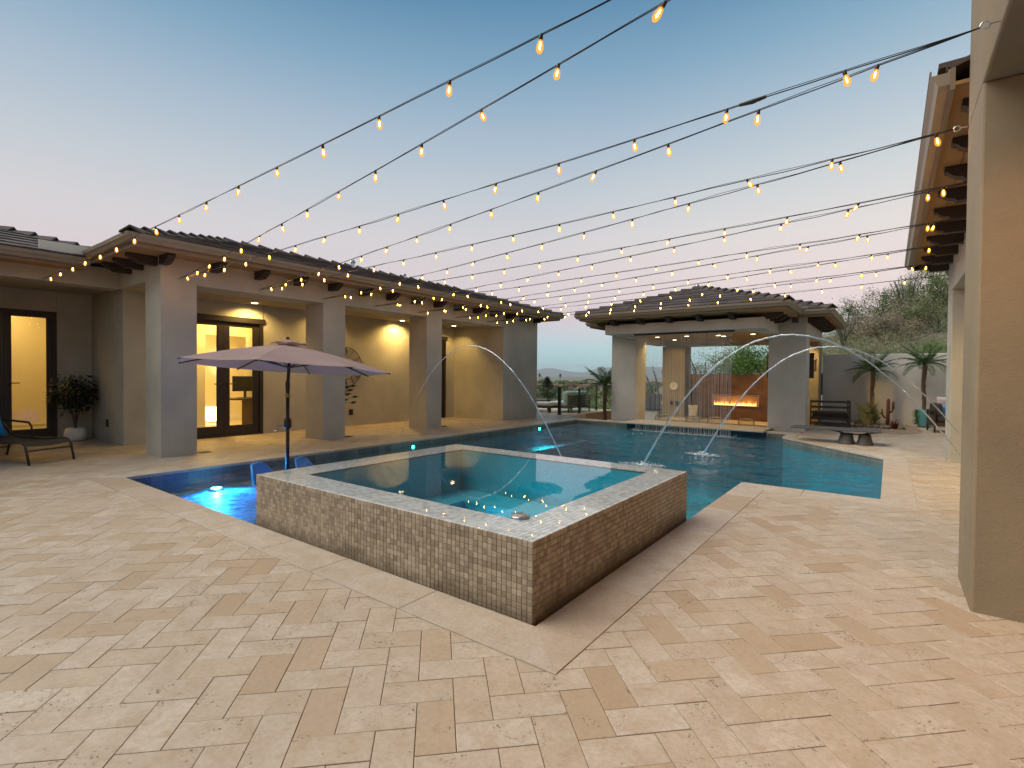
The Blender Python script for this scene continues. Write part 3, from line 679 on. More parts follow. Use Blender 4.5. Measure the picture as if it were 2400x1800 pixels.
def roof_hip(parent, x0, x1, y0, y1, z, s, tw=.30, ex=.33, budget=120, sides=('E', 'S', 'W', 'N'), ridge='y', rng=None, cap_sides=None):
    """hip roof: solid deck, lapped flat tiles on the named slopes, hip and ridge caps"""
    zt = lambda d: z+d*s
    if ridge == 'y': h = (x1-x0)/2; ra, rb = Vector(((x0+x1)/2, y0+h, zt(h))), Vector(((x0+x1)/2, y1-h, zt(h)))
    else: h = (y1-y0)/2; ra, rb = Vector((x0+h, (y0+y1)/2, zt(h))), Vector((x1-h, (y0+y1)/2, zt(h)))
    c = [Vector((x0, y0, z)), Vector((x1, y0, z)), Vector((x1, y1, z)), Vector((x0, y1, z))]
    b = MB()
    if ridge == 'y': b.add([*c, ra, rb], [(0, 1, 4), (1, 2, 5, 4), (2, 3, 5), (3, 0, 4, 5), (3, 2, 1, 0)])
    else: b.add([*c, ra, rb], [(0, 1, 5, 4), (1, 2, 5), (2, 3, 4, 5), (3, 0, 4), (3, 2, 1, 0)])
    part('roof_deck', b, M['beamwood'], parent)
    fld = MB(); cnt = 0; items = []
    Ls = {'S': (c[0], Vector((1,0,0)), Vector((0,1,s))), 'E': (c[1], Vector((0,1,0)), Vector((-1,0,s))), 'N': (c[2], Vector((-1,0,0)), Vector((0,-1,s))), 'W': (c[3], Vector((0,-1,0)), Vector((1,0,s)))}
    for sd_ in sides:
        o_, u, w = Ls[sd_]; Lu = (x1-x0) if sd_ in 'SN' else (y1-y0)
        nrow = int(h/ex)+1
        for r_ in range(nrow):
            d0, d1 = r_*ex-(.03 if r_ == 0 else 0), min((r_+1)*ex+.05, h)
            if d1-d0 < .08: continue
            nt_ = int(Lu/tw)+2
            for k in range(nt_):
                a0 = k*tw-(tw/2 if r_ % 2 else 0); a1 = a0+tw-.006
                lo, hi = max(d0, 0), Lu-max(d0, 0)
                a0c, a1c = max(a0, lo), min(a1, hi)
                if a1c-a0c < .05: continue
                jt = rs.uniform(-.004, .006); n_ = Vector((0,0,1))
                def pt(a, d, up_): 
                    aa = min(max(a, d), Lu-d) if d > 0 else a
                    return o_+u*aa+w*d+n_*up_
                v = [pt(a0c, d0, .035+jt), pt(a1c, d0, .035+jt*.5), pt(a1c, d1, .012), pt(a0c, d1, .012), pt(a0c, d0, .002), pt(a1c, d0, .002)]
                items.append((v, [(0,1,2,3), (4,5,1,0), (0,3,4), (1,5,2)], r_, sd_))
    def dist(it): p = it[0][0]; return math.hypot(p[0], p[1])+it[2]*2
    items.sort(key=dist)
    for n_, it in enumerate(items):
        if n_ < budget: part('roof_tile', MB().add(it[0], it[1]), M['tile'], parent)
        else: fld.add(it[0], it[1])
    if fld.v: part('roof_tile_field', fld, M['tile'], parent, stuff=True)
    # caps
    def caps(p, q, name):
        d = q-p; L = d.length; k = max(1, round(L/.36)); d = d/L; side = d.cross(Vector((0,0,1))).normalized()
        for i in range(k):
            a, e = p+d*(i*L/k-.03), p+d*((i+1)*L/k+.03)
            lf0, lf1 = .075, .04; wd = .14
            v = [a-side*wd+Vector((0,0,.01)), a+Vector((0,0,lf0+.03)), a+side*wd+Vector((0,0,.01)), e-side*wd*.9+Vector((0,0,-.01)), e+Vector((0,0,lf1)), e+side*wd*.9+Vector((0,0,-.01)),
                 a-side*wd+Vector((0,0,-.02)), a+Vector((0,0,lf0)), a+side*wd+Vector((0,0,-.02))]
            part(name, MB().add(v, [(0,1,4,3), (1,2,5,4), (6,7,1,0), (7,8,2,1), (0,3,6), (2,8,5)]), M['tile'], parent)
    if ridge == 'y': prs = [(c[0], ra), (c[1], ra), (c[2], rb), (c[3], rb)]
    else: prs = [(c[0], ra), (c[1], rb), (c[2], rb), (c[3], ra)]
    for i_, (p, q) in enumerate(prs):
        if cap_sides is None or i_ in cap_sides: caps(p, q, 'hip_tile')
    if (rb-ra).length > .2: caps(ra, rb, 'ridge_tile')
roof_hip(hw, -13.31, -8.69, 2.58, 14.40, 3.345, .30, budget=110, sides=('E', 'S'))
b = MB(); b.lathe([(.05, 0), (.05, .16), (.075, .17), (.06, .22), (.02, .25)], 10, (-10.9, 7.9, 3.98)); part('vent_pipe', b, M['steel'], hw)
b = MB(); b.lathe([(.04, 0), (.04, .12), (.06, .13), (.05, .17)], 10, (-10.9, 9.6, 3.98)); part('vent_pipe', b, M['steel'], hw)
# french doors
fd = MB(); fd.box(WX-.12, WX+.012, 4.10, 4.17, 0, 2.53); fd.box(WX-.12, WX+.012, 5.73, 5.80, 0, 2.53); fd.box(WX-.12, WX+.03, 4.06, 5.84, 2.44, 2.55); fd.box(WX-.12, WX, 4.17, 5.73, -.02, .03)
part('door_frame', fd, M['dark'], hw)
l1 = door_panel(hw, 'door', WX-.03, 4.175, 4.975, .03, 2.44, .12, .115, .10, .20); handle(l1, WX-.03, 4.90, 1.12, -1)
l2 = door_panel(hw, 'door', WX-.03, 4.98, 5.725, .03, 2.44, .115, .12, .10, .20); handle(l2, WX-.03, 5.05, 1.12, 1)
fd = MB(); fd.box(WX-.12, WX+.02, 11.0, 11.07, 0, 2.5); fd.box(WX-.12, WX+.02, 11.55, 11.62, 0, 2.5); fd.box(WX-.12, WX+.03, 10.97, 11.68, 2.44, 2.55); part('door_frame', fd, M['dark'], hw)
part('dark_door', MB().box(WX-.08, WX-.03, 11.07, 11.55, .0, 2.44), M['dark'], hw, label='dark solid door behind the third column')
recessed(hw, -10.92, 5.45, 2.86, 85, aim=(-11.15, 5.45, 1.2), ang=150)
recessed(hw, -10.92, 7.25, 2.86, 50, aim=(-11.15, 7.25, 1.2), ang=150)
recessed(hw, -10.92, 9.55, 2.86, 115, aim=(-11.15, 9.55, 1.2), ang=150)
recessed(hw, -10.7, 11.4, 2.86, 45, aim=(-11.0, 11.7, 1.2), ang=120)

# office behind the french doors
b = MB(); b.box(-15.6, -15.5, 3.44, 12.0, 0, 2.95); b.box(-13.05, WX-.22, 8.3, 8.4, 0, 2.9); b.box(-15.5, -13.05, 8.3, 8.4, 0, 2.95); b.box(-13.0, -12.9, 3.44, 4.25, 0, 2.9); b.box(-13.0, -12.9, 6.3, 8.3, 0, 2.9); b.box(-13.0, -12.9, 4.25, 6.3, 2.25, 2.9); b.box(-15.5, WX-.22, 3.44, 8.3, 2.9, 2.95); b.box(-13.0, -12.9, 5.05, 5.25, 0, 2.25)
part('interior_wall', b, M['inwall'], hw)
part('interior_floor', MB().box(-15.5, WX-.22, 3.44, 8.3, -.05, -.002), M['infloor'], hw)
b = MB(); b.box(-12.9, -12.885, 6.3, 8.3, 0, .14); b.box(-12.9, -12.885, 3.44, 4.25, 0, .14); b.box(-15.5, -15.48, 3.5, 8.3, 0, .14); b.box(-12.9, -12.88, 6.22, 6.32, 0, 2.3); b.box(-12.9, -12.88, 4.2, 4.28, 0, 2.3); b.box(-12.9, -12.88, 5.03, 5.27, 0, 2.25)
part('baseboard', b, M['trim'], hw)
al = bpy.data.lights.new('room_light', 'AREA'); al.energy = 62; al.color = (1, .62, .17); al.size = 1.0
ao = bpy.data.objects.new('room_light', al); COL.objects.link(ao); ao.parent = hw; ao.location = (-12.2+11.2, 5.6-8, 2.86)
al2 = al.copy(); al2.energy = 85; ao = bpy.data.objects.new('hall_light', al2); COL.objects.link(ao); ao.parent = hw; ao.location = (-14.2+11.2, 5.6-8, 2.86)
sc_ = thing('wall_sconce', 'lit upright sconce seen through the right door leaf', 'wall lamp', (-15.47, 6.72, 1.4))
part('tube', MB().tube([(-15.42, 6.72, 1.35), (-15.42, 6.72, 1.95)], .035, 10), emis('sconce_glow', (1, .85, .5), 14), sc_)
part('bracket', MB().box(-15.48, -15.45, 6.69, 6.75, 1.3, 2.0), M['steel'], sc_)
dskt = thing('desk', 'dark office desk behind the right door leaf', 'desk', (-12.1, 6.1, 0))
part('desk_top', MB().box(-12.4, -11.75, 5.42, 7.0, .74, .775), M['wood'], dskt); part('pedestal', MB().box(-12.35, -11.8, 5.86, 6.1, 0, .74), M['wood'], dskt)
for y in (6.9,): part('leg', MB().box(-12.35, -12.3, y, y+.05, 0, .74), M['black'], dskt); 
mon = thing('monitor', 'wide black monitor standing on the desk', 'monitor', (-12.1, 5.85, .776))
part('screen', MB().box(-12.12, -12.08, 5.53, 6.08, .93, 1.28), M['black'], mon, bev=.006); part('stand', MB().box(-12.1, -12.07, 5.78, 5.83, .776, 1.0), M['black'], mon); part('foot', MB().box(-12.2, -12.0, 5.68, 5.93, .776, .786), M['black'], mon)
bx = thing('white_cube_planter', 'small white cube lamp glowing on the hall floor', 'lamp', (-14.9, 6.3, 0))
part('shade', MB().box(-15.05, -14.75, 6.15, 6.45, .03, .42), emis('cube_lamp', (1, .8, .45), 3), bx, bev=.02); part('base', MB().box(-15.0, -14.8, 6.2, 6.4, 0, .03), M['steel'], bx)

# main house corner at far left
mh = thing('main_house', 'shaded corner porch of the main house with lit glass door', 'house', (-12.5, 1.5, 0))
b = MB(); wallX(b, -13.29, -13.07, -6, 3.215, -.03, 3.3, [(1.45, 2.665, -.03, 2.5)]); part('wall', b, M['st'], mh, bev=.01)
part('beam', MB().box(-11.65, -11.2, -6, 3.215, 2.85, 3.2), M['st'], mh, bev=.01)
part('porch_ceiling', MB().box(-13.07, -11.65, -6, 3.2, 2.9, 2.95), M['ceil'], mh); part('unseen_shade_wall', MB().box(-13.07, -11.2, .45, .8, -.03, 2.85), M['st'], mh)  # last box: unseen wall added to darken the corner porch
part('soffit', MB().box(-11.2, -10.76, -6, 2.6, 3.075, 3.1), M['soffit'], mh)
part('fascia', MB().box(-10.78, -10.75, -6, 2.62, 3.06, 3.22), M['fascia'], mh)
gutter(mh, [(-10.75, 2.61), (-10.75, -6)], 3.11, 3.225)
part('wall_plate', MB().box(-10.74, -10.72, 1.98, 2.60, 3.235, 3.42), M['trim'], mh)
roof_hip(mh, -15.5, -10.70, -9, 3.9, 3.235, .31, budget=60, sides=('E',), cap_sides=(2,))
fd = MB(); fd.box(-13.2, -13.055, 1.45, 1.5, 0, 2.5); fd.box(-13.2, -13.055, 2.60, 2.665, 0, 2.5); fd.box(-13.2, -13.05, 1.45, 2.665, 2.44, 2.505); part('door_frame', fd, M['dark'], mh)
dl = door_panel(mh, 'door', -13.08, 1.9, 2.6, .03, 2.44, .12, .07, .06, .22); handle(dl, -13.08, 2.0, 1.13, 1)
part('door', MB().box(-13.135, -13.08, 1.5, 1.895, .03, 2.44), M['dark'], mh)
b = MB(); b.box(-15.0, -14.9, 0.5, 3.2, 0, 2.9); b.box(-14.9, -13.29, .5, .6, 0, 2.9); b.box(-14.9, -13.29, 3.1, 3.2, 0, 2.9); b.box(-15, -13.29, .5, 3.2, 2.9, 2.95); b.box(-15, -13.29, .5, 3.2, -.05, -.002)
part('interior_wall', b, M['inwall'], mh)
b = MB(); b.box(-14.9, -14.88, .6, 3.1, 0, .15); b.box(-14.9, -14.875, .6, 3.1, .20, .215); b.box(-14.9, -14.86, 2.20, 2.25, 0, 2.9); part('baseboard', b, M['trim'], mh)
al3 = al.copy(); al3.energy = 30; al3.color = (1, .63, .2); ao = bpy.data.objects.new('room_light', al3); COL.objects.link(ao); ao.parent = mh; ao.location = (-14.1+12.5, 1.9-1.5, 2.86)
pf = thing('tall_mirror', 'narrow framed mirror on the wall inside the left door', 'mirror', (-14.87, 2.18, .8))
part('frame', MB().box(-14.88, -14.855, 2.02, 2.19, .85, 2.15), M['black'], pf); part('mirror_glass', MB().box(-14.8548, -14.852, 2.035, 2.175, .87, 2.13), simple('mirror_blue', (.16, .30, .33), .2), pf)

# ---- right house: near pier and far pier
rh = thing('near_portico', 'large taupe stucco pier and beam at the right edge', 'portico', (.9, 4.2, 0))
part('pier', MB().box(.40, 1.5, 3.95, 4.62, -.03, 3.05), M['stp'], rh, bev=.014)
part('beam', MB().box(.40, 6.0, -6.0, 4.62, 3.05, 5.2), M['stp'], rh, bev=.014)  # beam carried on behind the camera to shade the near pier
part('pier', MB().box(.40, 1.5, -1.6, -.9, -.03, 3.05), M['stp'], rh, bev=.014); part('wall', MB().box(4.2, 4.4, -6, 4.62, -.03, 3.05), M['st'], rh)  # pier and back wall added out of view to block light from the near pier
recessed(rh, .95, 2.5, 3.05, 55, col=(1, .42, .08), aim=(.9, 3.2, 0), ang=140)
fh = thing('family_wing', 'right house wing with deep eave and arched stucco piers', 'house', (1.5, 9, 0))
part('pier', MB().box(.79, 1.4, 10.83, 11.56, -.03, 2.8), M['st'], fh, bev=.012)
part('beam', MB().box(.79, 1.4, 4.64, 11.56, 2.8, 3.36), M['st'], fh, bev=.012)
b = MB(); b.box(3.1, 3.3, 4.64, 20, -.03, 3.36); part('wall', b, M['st'], fh); part('porch_ceiling', MB().box(1.4, 3.1, 4.64, 11.56, 2.9, 2.95), M['ceil'], fh)
part('soffit', MB().box(.33, .79, 4.64, 12.0, 3.375, 3.40), M['soffit'], fh); part('soffit_seam', MB().box(.50, .506, 4.64, 12.0, 3.372, 3.378), M['dark'], fh)
b = MB(); b.box(.33, 3.2, 11.56, 12.0, 3.375, 3.40); part('end_soffit', b, M['soffit'], fh)
b = MB(); b.box(.30, .33, 4.64, 12.03, 3.35, 3.50); b.box(.33, 3.2, 12.0, 12.03, 3.35, 3.50); part('fascia', b, M['fascia'], fh)
gutter(fh, [(.30, 4.64), (.30, 12.03), (3.2, 12.03)], 3.39, 3.51)
for k in range(10): corbel(fh, .79, 4.95+k*.735, 3.372, (-1, 0), L=.40)
b = MB(); b.add([(.28, 4.64, 3.52), (.28, 12.1, 3.52), (3.4, 12.1, 4.45), (3.4, 4.64, 4.45), (.28, 4.64, 3.49), (.28, 12.1, 3.49), (3.4, 12.1, 4.4), (3.4, 4.64, 4.4)], [(0,3,2,1), (4,5,6,7), (0,1,5,4), (1,2,6,5), (0,4,7,3)]); part('roof_deck', b, M['tile'], fh)
for k in range(25): part('roof_tile', MB().box(.24, .56, 4.66+k*.297, 4.66+k*.297+.29, 3.525+rs.uniform(0,.004), 3.56), M['tile'], fh)
recessed(fh, 1.9, 8.6, 2.9, 150, aim=(1.6, 9.4, 0), ang=130)

# ================================================================== pavilion
pa = thing('pool_pavilion', 'open stucco pool pavilion with hipped tile roof and rain curtain', 'pavilion', (-4.4, 16, 0))
part('column', MB().box(-7.07, -6.26, 14.8, 15.6, -.5, 2.62), M['st2'], pa, bev=.014)
part('column', MB().box(-2.575, -1.70, 14.8, 15.44, -.5, 2.62), M['st2'], pa, bev=.014)
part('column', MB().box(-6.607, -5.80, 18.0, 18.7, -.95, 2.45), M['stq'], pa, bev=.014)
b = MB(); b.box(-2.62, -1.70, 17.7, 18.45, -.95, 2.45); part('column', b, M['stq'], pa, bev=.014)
b = MB(); b.box(-7.07, -1.70, 14.801, 15.3, 2.62, 2.9); b.box(-7.07, -6.5, 15.3, 18.7, 2.5, 2.9); b.box(-2.2, -1.701, 15.3, 18.45, 2.45, 2.9); b.box(-6.5, -2.2, 18.05, 18.7, 2.44, 2.9)
part('beam', b, M['st2'], pa, bev=.012)
part('canopy_beam', MB().box(-6.35, -2.34, 12.85, 13.35, 2.50, 2.76), M['st2'], pa, bev=.012)
for q_ in ((-6.35, -6.0), (-2.7, -2.34)): part('canopy_side_beam', MB().box(*q_, 13.35, 14.8, 2.50, 2.76), M['st2'], pa, bev=.012) 
part('ceiling', MB().box(-6.5, -2.2, 15.3, 18.05, 2.62, 2.66), M['ceil'], pa)
part('canopy_ceiling', MB().box(-6.0, -2.7, 13.35, 14.8, 2.66, 2.7), M['ceil'], pa)
b = MB(); b.box(-6.85, -1.85, 12.36, 14.32, 2.865, 2.885); b.box(-7.56, -1.21, 14.325, 19.2, 2.905, 2.925); part('soffit', b, M['soffit'], pa)
b = MB(); b.box(-6.85, -1.85, 12.33, 12.36, 2.86, 3.01); b.box(-1.85, -1.82, 12.33, 14.30, 2.86, 3.01); b.box(-6.88, -6.85, 12.33, 14.30, 2.86, 3.01); b.box(-1.82, -1.21, 14.30, 14.33, 2.86, 3.01); b.box(-1.21, -1.18, 14.30, 19.2, 2.86, 3.01); b.box(-7.59, -7.56, 14.30, 19.2, 2.86, 3.01); b.box(-7.56, -6.88, 14.30, 14.33, 2.86, 3.01)
part('fascia', b, M['fascia'], pa)
gutter(pa, [(-1.18, 19.2), (-1.18, 14.30), (-1.82, 14.30), (-1.82, 12.33), (-6.88, 12.33), (-6.88, 14.30), (-7.59, 14.30), (-7.59, 19.2)], 2.91, 3.02)
for x in (-6.0, -5.25, -4.5, -3.75, -3.0): corbel(pa, x, 12.85, 2.865, (0, -1), L=.34)
for k in range(3): corbel(pa, -2.34, 13.1+k*.55, 2.865, (1, 0), L=.36)
for x in (-2.42, -1.95): corbel(pa, x, 14.8, 2.905, (0, -1), L=.34)
for k in range(9): corbel(pa, -1.70, 15.0+k*.42, 2.905, (1, 0), L=.36)
for k in range(3): corbel(pa, -6.35, 13.1+k*.55, 2.865, (-1, 0), L=.36)
for k in range(6): corbel(pa, -7.07, 15.0+k*.6, 2.905, (-1, 0), L=.36)
roof_hip(pa, -6.93, -1.77, 12.28, 17.6, 3.03, .33, budget=60, sides=('S', 'E', 'W'), ridge='x', cap_sides=(0, 1))
roof_hip(pa, -7.62, -1.13, 14.26, 19.2, 3.035, .33, budget=20, sides=('E', 'S', 'W'), ridge='x', cap_sides=(0, 1, 2, 3))
b = MB(); b.lathe([(.05, 0), (.05, .14), (.075, .15), (.06, .19), (.02, .22)], 10, (-4.6, 15.3, 3.88)); part('vent_pipe', b, M['steel'], pa)
b = MB(); b.lathe([(.04, 0), (.04, .12), (.06, .13), (.02, .18)], 10, (-5.9, 13.5, 3.25)); part('vent_pipe', b, M['steel'], pa)
for (x, y) in ((-5.95, 15.75), (-5.05, 15.82), (-4.15, 15.95), (-4.10, 16.35), (-3.20, 16.0)): recessed(pa, x, y, 2.62, 36, aim=(x, y+.3, 0), ang=150)
recessed(pa, -2.45, 16.9, 2.62, 150, aim=(-2.2, 17.7, 1.0), ang=110, lamp=True)
recessed(pa, -5.9, 17.2, 2.62, 24, aim=(-6.2, 17.9, 1.0), ang=110, lamp=True)
# sunken floor and fireplace wall
b = MB(); b.box(-7.2, -1.7, 14.85, 16.6, -1.0, -.85); b.box(-6.3, -1.5, 16.6, 20.3, -1.0, -.07); b.box(-7.07, -6.26, 15.6, 16.6, -.92, -.4)
part('sunken_floor', b, M['cop'], pa)
b = MB(); b.box(-5.62, -2.62, 18.06, 18.4, -.07, 1.44); part('fireplace_core', b, M['wood'], pa)
xs = [-5.62, -4.95, -4.1, -3.3, -2.62]; zs = [-.06, .20, .37, .79, 1.12, 1.46]
for i in range(4):
    for k in range(5):
        x0, x1, z0, z1 = xs[i]+.003, xs[i+1]-.003, zs[k]+.003, zs[k+1]-.003
        if k == 2 and i in (1, 2):
            continue
        part('panel', MB().box(x0, x1, 18.035, 18.06, z0, z1), M['panel'], pa)
b = MB(); b.box(-4.95, -4.86, 18.035, 18.06, .373, .787); b.box(-3.39, -3.3, 18.035, 18.06, .373, .787); part('panel', b, M['panel'], pa)
# fireplace is set into an opening: open box of metal with flames
fp = thing('fireplace', 'linear glass-fronted fireplace with low orange flames', 'fireplace', (-4.1, 18.0, .37))
b = MB(); b.box(-4.86, -3.39, 18.02, 18.05, .385, .40); b.box(-4.86, -3.39, 18.02, 18.05, .765, .78); b.box(-4.86, -4.845, 18.02, 18.05, .40, .765); b.box(-3.405, -3.39, 18.02, 18.05, .40, .765); part('frame', b, M['steel'], fp)
part('back_plate', MB().box(-4.845, -3.405, 18.05, 18.058, .40, .765), simple('fire_back', (.30, .17, .09), .5), fp)
part('burner', MB().box(-4.80, -3.45, 17.98, 18.03, .40, .42), M['gravel'], fp)
M['flame'] = None
t = NT('flame'); e = t.n('ShaderNodeEmission'); gz = t.n('ShaderNodeSeparateXYZ'); t.l(t.n('ShaderNodeTexCoord').outputs['Object'], gz.inputs[0])
t.l(t.ramp(t.math('MULTIPLY', gz.outputs['Z'], 4.), [(.05, (1, .72, .25)), (.35, (1, .48, .09)), (.8, (1, .2, .02))]), e.inputs[0]); e.inputs[1].default_value = 3.2
tr = t.n('ShaderNodeBsdfTransparent'); mx = t.n('ShaderNodeMixShader'); t.l(t.ramp(t.math('MULTIPLY', gz.outputs['Z'], 4.), [(.1, 1.), (.9, .1)]), mx.inputs[0]); t.l(tr.outputs[0], mx.inputs[1]); t.l(e.outputs[0], mx.inputs[2]); t.l(mx.outputs[0], t.out.inputs[0]); M['flame'] = t.mat
b = MB()
for k in range(70):
    x = -4.76+1.3*k/70+rs.uniform(-.01, .01); h_ = rs.uniform(.05, .19)*(.7+.5*math.sin(k*.33+1)**2); w_ = rs.uniform(.012, .025); dx = rs.uniform(-.02, .02)
    b.add([(x-w_, 18.0, .418), (x+w_, 18.0, .418), (x+w_*.8+dx*.4, 18.005, .418+h_*.45), (x-w_*.9+dx*.4, 18.005, .418+h_*.45), (x+dx, 18.0, .418+h_)], [(0,1,2,3), (3,2,4)])
o = part('flames', b, M['flame'], fp)
for x in (-4.5, -4.1, -3.7): point('fire_glow', (x, 17.93, .5), (1, .45, .12), 1.6, fp, .06)
part('glass', MB().box(-4.84, -3.41, 17.965, 17.97, .40, .50), M['glass'], fp)
# bar counter over the pool wall
bar = thing('swim_up_bar', 'pale stone swim-up bar counter along the pavilion edge', 'bar counter', (-4.2, 14.2, 0))
for i in range(5):
    x0 = -6.18+i*.746; part('slab', MB().box(x0+.002, x0+.744, 13.62, 14.84, .006, .042), M['cop'], bar, bev=.006)
b = MB(); n_ = 0
for i in range(64):
    for k in range(4): b.box(-6.15+i*.058, -6.15+i*.058+.055, 13.93, 13.945, -.19+k*.046, -.19+k*.046+.043)
part('blue_tile_band', b, simple('dark_blue_tile', (.015, .04, .06), .2, var=.5, scale=30), bar, stuff=True)

# rain curtain: water strands falling from a slot in the canopy beam
rc = thing('rain_curtain', 'sheet of thin water strands falling from the canopy beam', 'water feature', (-4.5, 13.05, 0))
part('slot', MB().box(-5.56, -3.02, 13.0, 13.10, 2.455, 2.499), M['black'], rc)
b = MB()
for k in range(130):
    x = -5.52+2.46*k/130+rs.uniform(-.006, .006); y = 13.05+rs.uniform(-.01, .01); r0 = rs.uniform(.0018, .0036)
    zt_ = 2.455; zb = WZ if rs.rand() < .8 else rs.uniform(.6, 2.2)
    b.tube([(x, y, zt_), (x+rs.uniform(-.004, .004), y, (zt_+zb)/2), (x+rs.uniform(-.01, .01), y+rs.uniform(-.02, .02), zb)], [r0, r0*.8, r0*.9], 3, cap=False)
part('strands', b, M['rain'], rc, stuff=True)
b = MB(); v = []; f = []
for k in range(60):
    x = -5.62+2.66*k/59; v += [(x, 12.92+rs.uniform(-.07, .03), WZ+.006), (x, 13.15+rs.uniform(-.02, .05), WZ+.006)]
    if k: f.append((2*k-2, 2*k, 2*k+1, 2*k-1))
b.add(v, f); part('foam', b, M['foam'], rc)
b = MB()
for k in range(420):
    x, y = rs.uniform(-5.6, -2.95), 13.05+rs.normal()*.05; z = WZ+abs(rs.normal())*.03; s_ = rs.uniform(.003, .009)
    b.add([(x-s_, y, z), (x+s_, y, z), (x, y, z+s_*1.5)], [(0,1,2)])
part('splash', b, M['rain'], rc, stuff=True)

# deck jets
def jet(S0, L0, ap, lab, r=.009):
    B = (.2+4*ap+math.sqrt((.2+4*ap)**2-.04))/2; A = B-.1
    j = thing('deck_jet', lab, 'water jet', (S0[0], S0[1], 0), group='arching deck jets')
    pts = [(S0[0]+(L0[0]-S0[0])*u, S0[1]+(L0[1]-S0[1])*u, .01+A*u-B*u*u-.01*u+ (rs.normal()*.003 if .1 < u < 1 else 0)) for u in [i/90 for i in range(91)]]
    rr = [r*(.75+.5*i/90)*(1+.12*math.sin(i*1.7)+(rs.normal()*.22 if i > 45 else 0)) for i in range(91)]
    part('stream', MB().tube(pts, rr, 6), M['jet'], j, smooth=True)
    b = MB()
    for k in range(110):
        i = int(rs.uniform(35, 90)); q = Vector(pts[i]); sp_ = .012+.03*(i-35)/55; q += Vector((rs.normal()*sp_, rs.normal()*sp_, -abs(rs.normal())*sp_*1.6)); s_ = rs.uniform(.002, .0055)
        b.add([q+Vector((s_, 0, 0)), q+Vector((-s_*.5, s_, 0)), q+Vector((-s_*.5, -s_, 0)), q+Vector((0, 0, s_*1.8))], [(0,1,3), (1,2,3), (2,0,3), (0,2,1)])
    part('droplets', b, M['jet'], j, stuff=True)
    part('nozzle', MB().lathe([(.04, .003), (.04, .008), (.02, .012)], 14, (S0[0], S0[1], 0)), M['steel'], j)
    b = MB()
    for k in range(160):
        a = rs.uniform(0, 6.28); d = abs(rs.normal())*.16; x, y = L0[0]+math.cos(a)*d, L0[1]+math.sin(a)*d; z = WZ+abs(rs.normal())*.035*math.exp(-d*4); s_ = rs.uniform(.003, .010)
        b.add([(x-s_, y, z), (x+s_, y, z), (x, y+s_, z+s_)], [(0,1,2)])
    part('splash', b, M['rain'], j, stuff=True)
    v = [(L0[0], L0[1], WZ+.007)]+[(L0[0]+.55*math.cos(k*.4)*rs.uniform(.5, 1), L0[1]+.22*math.sin(k*.4)*rs.uniform(.5, 1), WZ+.005) for k in range(16)]
    part('foam', MB().add(v, [(0, i+1, (i+1) % 16+1) for i in range(16)]), M['foam'], j)
jet((.93, 7.56), (-3.23, 7.98), 1.93, 'taller near water jet arching from the right deck', r=.0115)
jet((1.12, 9.56), (-2.78, 9.78), 1.86, 'lower far water jet arching from the right deck', r=.0115)
jet((-8.8, 7.69), (-4.17, 7.07), 1.91, 'water jet arching from the left deck by the columns', r=.009)

# ================================================================== string lights
def bulb_mesh():
    b = MB(); b.lathe([(.010, -.030), (.017, -.045), (.0235, -.068), (.026, -.088), (.023, -.106), (.013, -.120), (.003, -.126)], 10)
    return b.mesh('bulb', M['bulbglow'], True)
def sock_mesh(): return MB().lathe([(.006, .006), (.0135, .0), (.0145, -.034), (.011, -.040)], 8).mesh('socket', M['black'], True)
def fil_mesh():
    b = MB(); b.lathe([(.001, -.048), (.0048, -.058), (.0052, -.088), (.001, -.098)], 5); return b.mesh('filament', M['fil'], True)
BM, SM, FM = bulb_mesh(), sock_mesh(), fil_mesh()
Lh = [(-11.17, 2.10, 2.86)]+[(-9.215, 3.376+1.29*k, 2.86) for k in range(7)]
Rh = [(.375 if k < 3 else .77, 2.1+1.28*k, 3.08) for k in range(8)]
for k, p in enumerate(Lh+Rh):
    L_ = k < 8; sgn = 1 if L_ else -1
    x, y, z = p; b = MB(); own = (hw if k else mh) if L_ else (rh if k-8 < 2 else fh); wallx = (BX if k else -11.2) if L_ else (.40 if k-8 < 3 else .79)
    b.tube([(wallx, y, z), (x+.012*sgn, y, z)], .004, 6)
    ring = [(x+sgn*(.03+.018*math.cos(t_)), y, z+.018*math.sin(t_)) for t_ in [i*math.pi/6 for i in range(13)]]; b.tube(ring, .004, 6)
    part('eye_hook', b, M['steel'], own)
NAMES = ['highest', 'second', 'third', 'fourth', 'fifth', 'sixth', 'seventh', 'eighth', 'ninth', 'tenth', 'eleventh', 'twelfth', 'thirteenth', 'fourteenth', 'fifteenth']
PH = {0: 9.72, 1: 8.404, 2: 8.934, 3: 9.168, 4: 9.397, 5: 8.905, 6: 9.519, 7: 9.50, 8: 9.477, 9: 9.62, 10: 9.55, 11: 9.2, 12: 9.4, 13: 9.05, 14: 9.35}
pairs = [(0, 0), (1, 0), (1, 1), (2, 1), (2, 2), (3, 2), (3, 3), (4, 3), (4, 4), (5, 4), (5, 5), (6, 5), (6, 6), (7, 6), (7, 7)]
